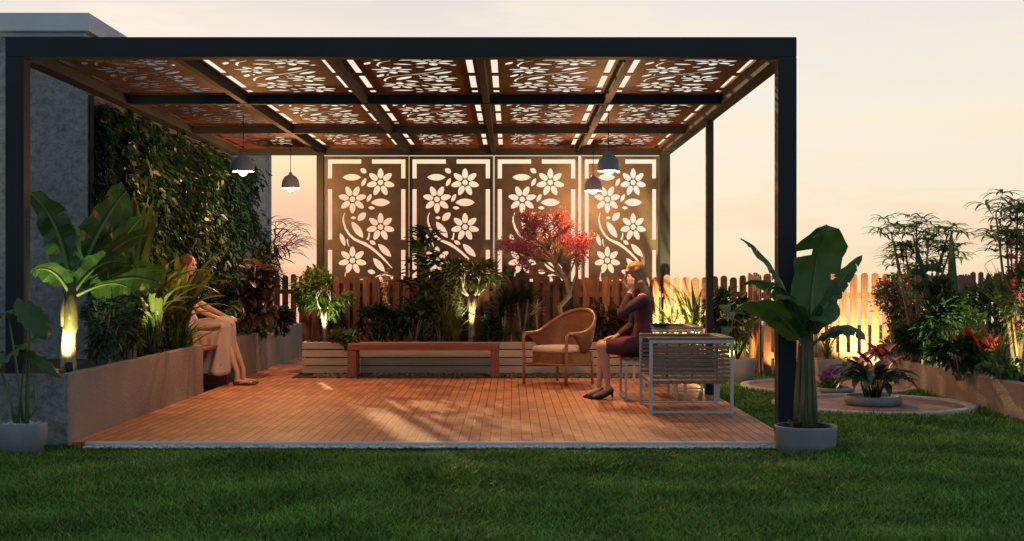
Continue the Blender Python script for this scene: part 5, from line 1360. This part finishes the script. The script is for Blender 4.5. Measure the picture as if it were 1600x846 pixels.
chain(m,[chest+Vector((0,.1,.02)),sh2],[.055,.050]); chain(m,[sh2,sh2.lerp(el2,.5),el2],[.044,.038,.033]); chain(m,[el2,el2.lerp(wr2,.4),wr2],[.033,.030,.021])
hand(m,wr2,(.9,-.2,-.1),(0,.2,1),(0,-1,0),.6)
fuse(m,'body',M['skin'],w1,.0055,5)
eyes(w1,hc,fw,1.0,M['eye'])
m=MB()
slab(m,chest+Vector((0,0,.015)),mid,.112,.09,(0,1,0),.093,.082,7); slab(m,mid,pel,.09,.105,(0,1,0),.082,.11,7); chain(m,[neck+Vector((-.01,0,-.04)),chest],[.060,.09])
for a,b in ((sh,el),(sh2,el2)): chain(m,[chest+Vector((0,(a.y-Y1)*.55,.02)),a,a.lerp(b,.42)],[.075,.060,.056])
fuse(m,'blouse',M['cream'],w1,.008,5)
# skirt: sections swept from the hips over the knees and down to the hem, with folds
m=MB(); secs=[]; 
hip=pel+Vector((-.02,0,-.01)); knee=kn.lerp(ko,.5); hem=Pv(352,584); 
NS=26; NK=56; v=[]
for i in range(NS+1):
    t=i/NS
    if t<.5:
        k=t/.5; c=hip.lerp(knee+Vector((.0,0,0)),k); nrm_a=0; ang=-k*.55
        rx=.125-.02*k; ry=.20+.02*k; dr=Vector((1,0,-.05))
    else:
        k=(t-.5)/.5; c=knee.lerp(Vector((knee.x-.13,knee.y-.02,.12)),k); rx=.105+.125*k; ry=.21+.07*k
    th=min(1,max(0,(t-.36)/.26)); th=th*th*(3-2*th)        # turn of the section from facing +x to facing down
    a_ax=Vector((math.sin(th*math.pi/2),0,math.cos(th*math.pi/2)))   # in-plane axis
    for k2 in range(NK):
        ph=TAU*k2/NK; fold=1+(.035+.09*max(0,t-.45))*math.sin(ph*9+2*math.sin(t*3))+.03*math.sin(ph*5+t*6)
        q=c+a_ax*math.cos(ph)*rx*fold+Vector((0,1,0))*math.sin(ph)*ry*fold
        if t>.9: q.z+=.035*math.sin(ph*3+1)*(t-.9)/.1+ .05*math.cos(ph)*(t-.9)/.1
        v.append(tuple(q))
f=[(i*NK+k,i*NK+(k+1)%NK,(i+1)*NK+(k+1)%NK,(i+1)*NK+k) for i in range(NS) for k in range(NK)]
f.append(tuple(range(NK)))
m.add(v,f,0,True)
# cloth hanging in front of the bench under the thighs
sk=m.obj('skirt',M['beige']); md_=sk.modifiers.new('s','SOLIDIFY'); md_.thickness=.006; weld_in(sk,w1)
# under-thigh drape
m=MB(); v=[]; n1,n2=30,12
for i in range(n1+1):
    u=i/n1; x=Pv(306,0).x*(1-u)+Pv(352,0).x*u
    for j in range(n2+1):
        k=j/n2; top=.62; bot=.26-.10*math.sin(u*math.pi*1.0)+.05*math.sin(u*17)
        v.append((x+.02*math.sin(k*3),Y1-.215-.03*math.sin(u*21+k)*k-.02*k,top*(1-k)+bot*k))
f=[(i*(n2+1)+j,(i+1)*(n2+1)+j,(i+1)*(n2+1)+j+1,i*(n2+1)+j+1) for i in range(n1) for j in range(n2)]
m.add(v,f,0,True); dz=m.obj('skirt_fold',M['beige']); md_=dz.modifiers.new('s','SOLIDIFY'); md_.thickness=.006; weld_in(dz,w1)
m=MB(); T=frame(fw)
for p,r in (((-.024,0,.034),(.097,.083,.087)),((-.065,0,-.02),(.06,.077,.075)),((-.105,0,-.03),(.045,.045,.05))): m.ball(tuple(hc+T@Vector(p)),r,20,12,0,T)
for k in range(6):
    for s_ in (1,-1): y=.078*s_; chain(m,[hc+T@Vector((.055-.012*k,y*.8,.075)),hc+T@Vector((.03-.014*k,y,.01)),hc+T@Vector((-.03-.010*k,y*.95,-.05))],[.012,.013,.010],8)
fuse(m,'hair',M['hair_dark'],w1,.006,3)
for a_,toe in ((fl(an),fl(Pv(403,594,-.16))),(fl(ao),fl(Pv(400,590,.08)))):
    m=MB(); hl=a_+Vector((-.02,0,-.008)); toe=toe.copy(); toe.z=.018; chain(m,[hl,hl.lerp(toe,.6)+Vector((0,0,-.004)),toe],[.033,.037,.016],14); fuse(m,'shoe',M['sandal'],w1,.004,3)
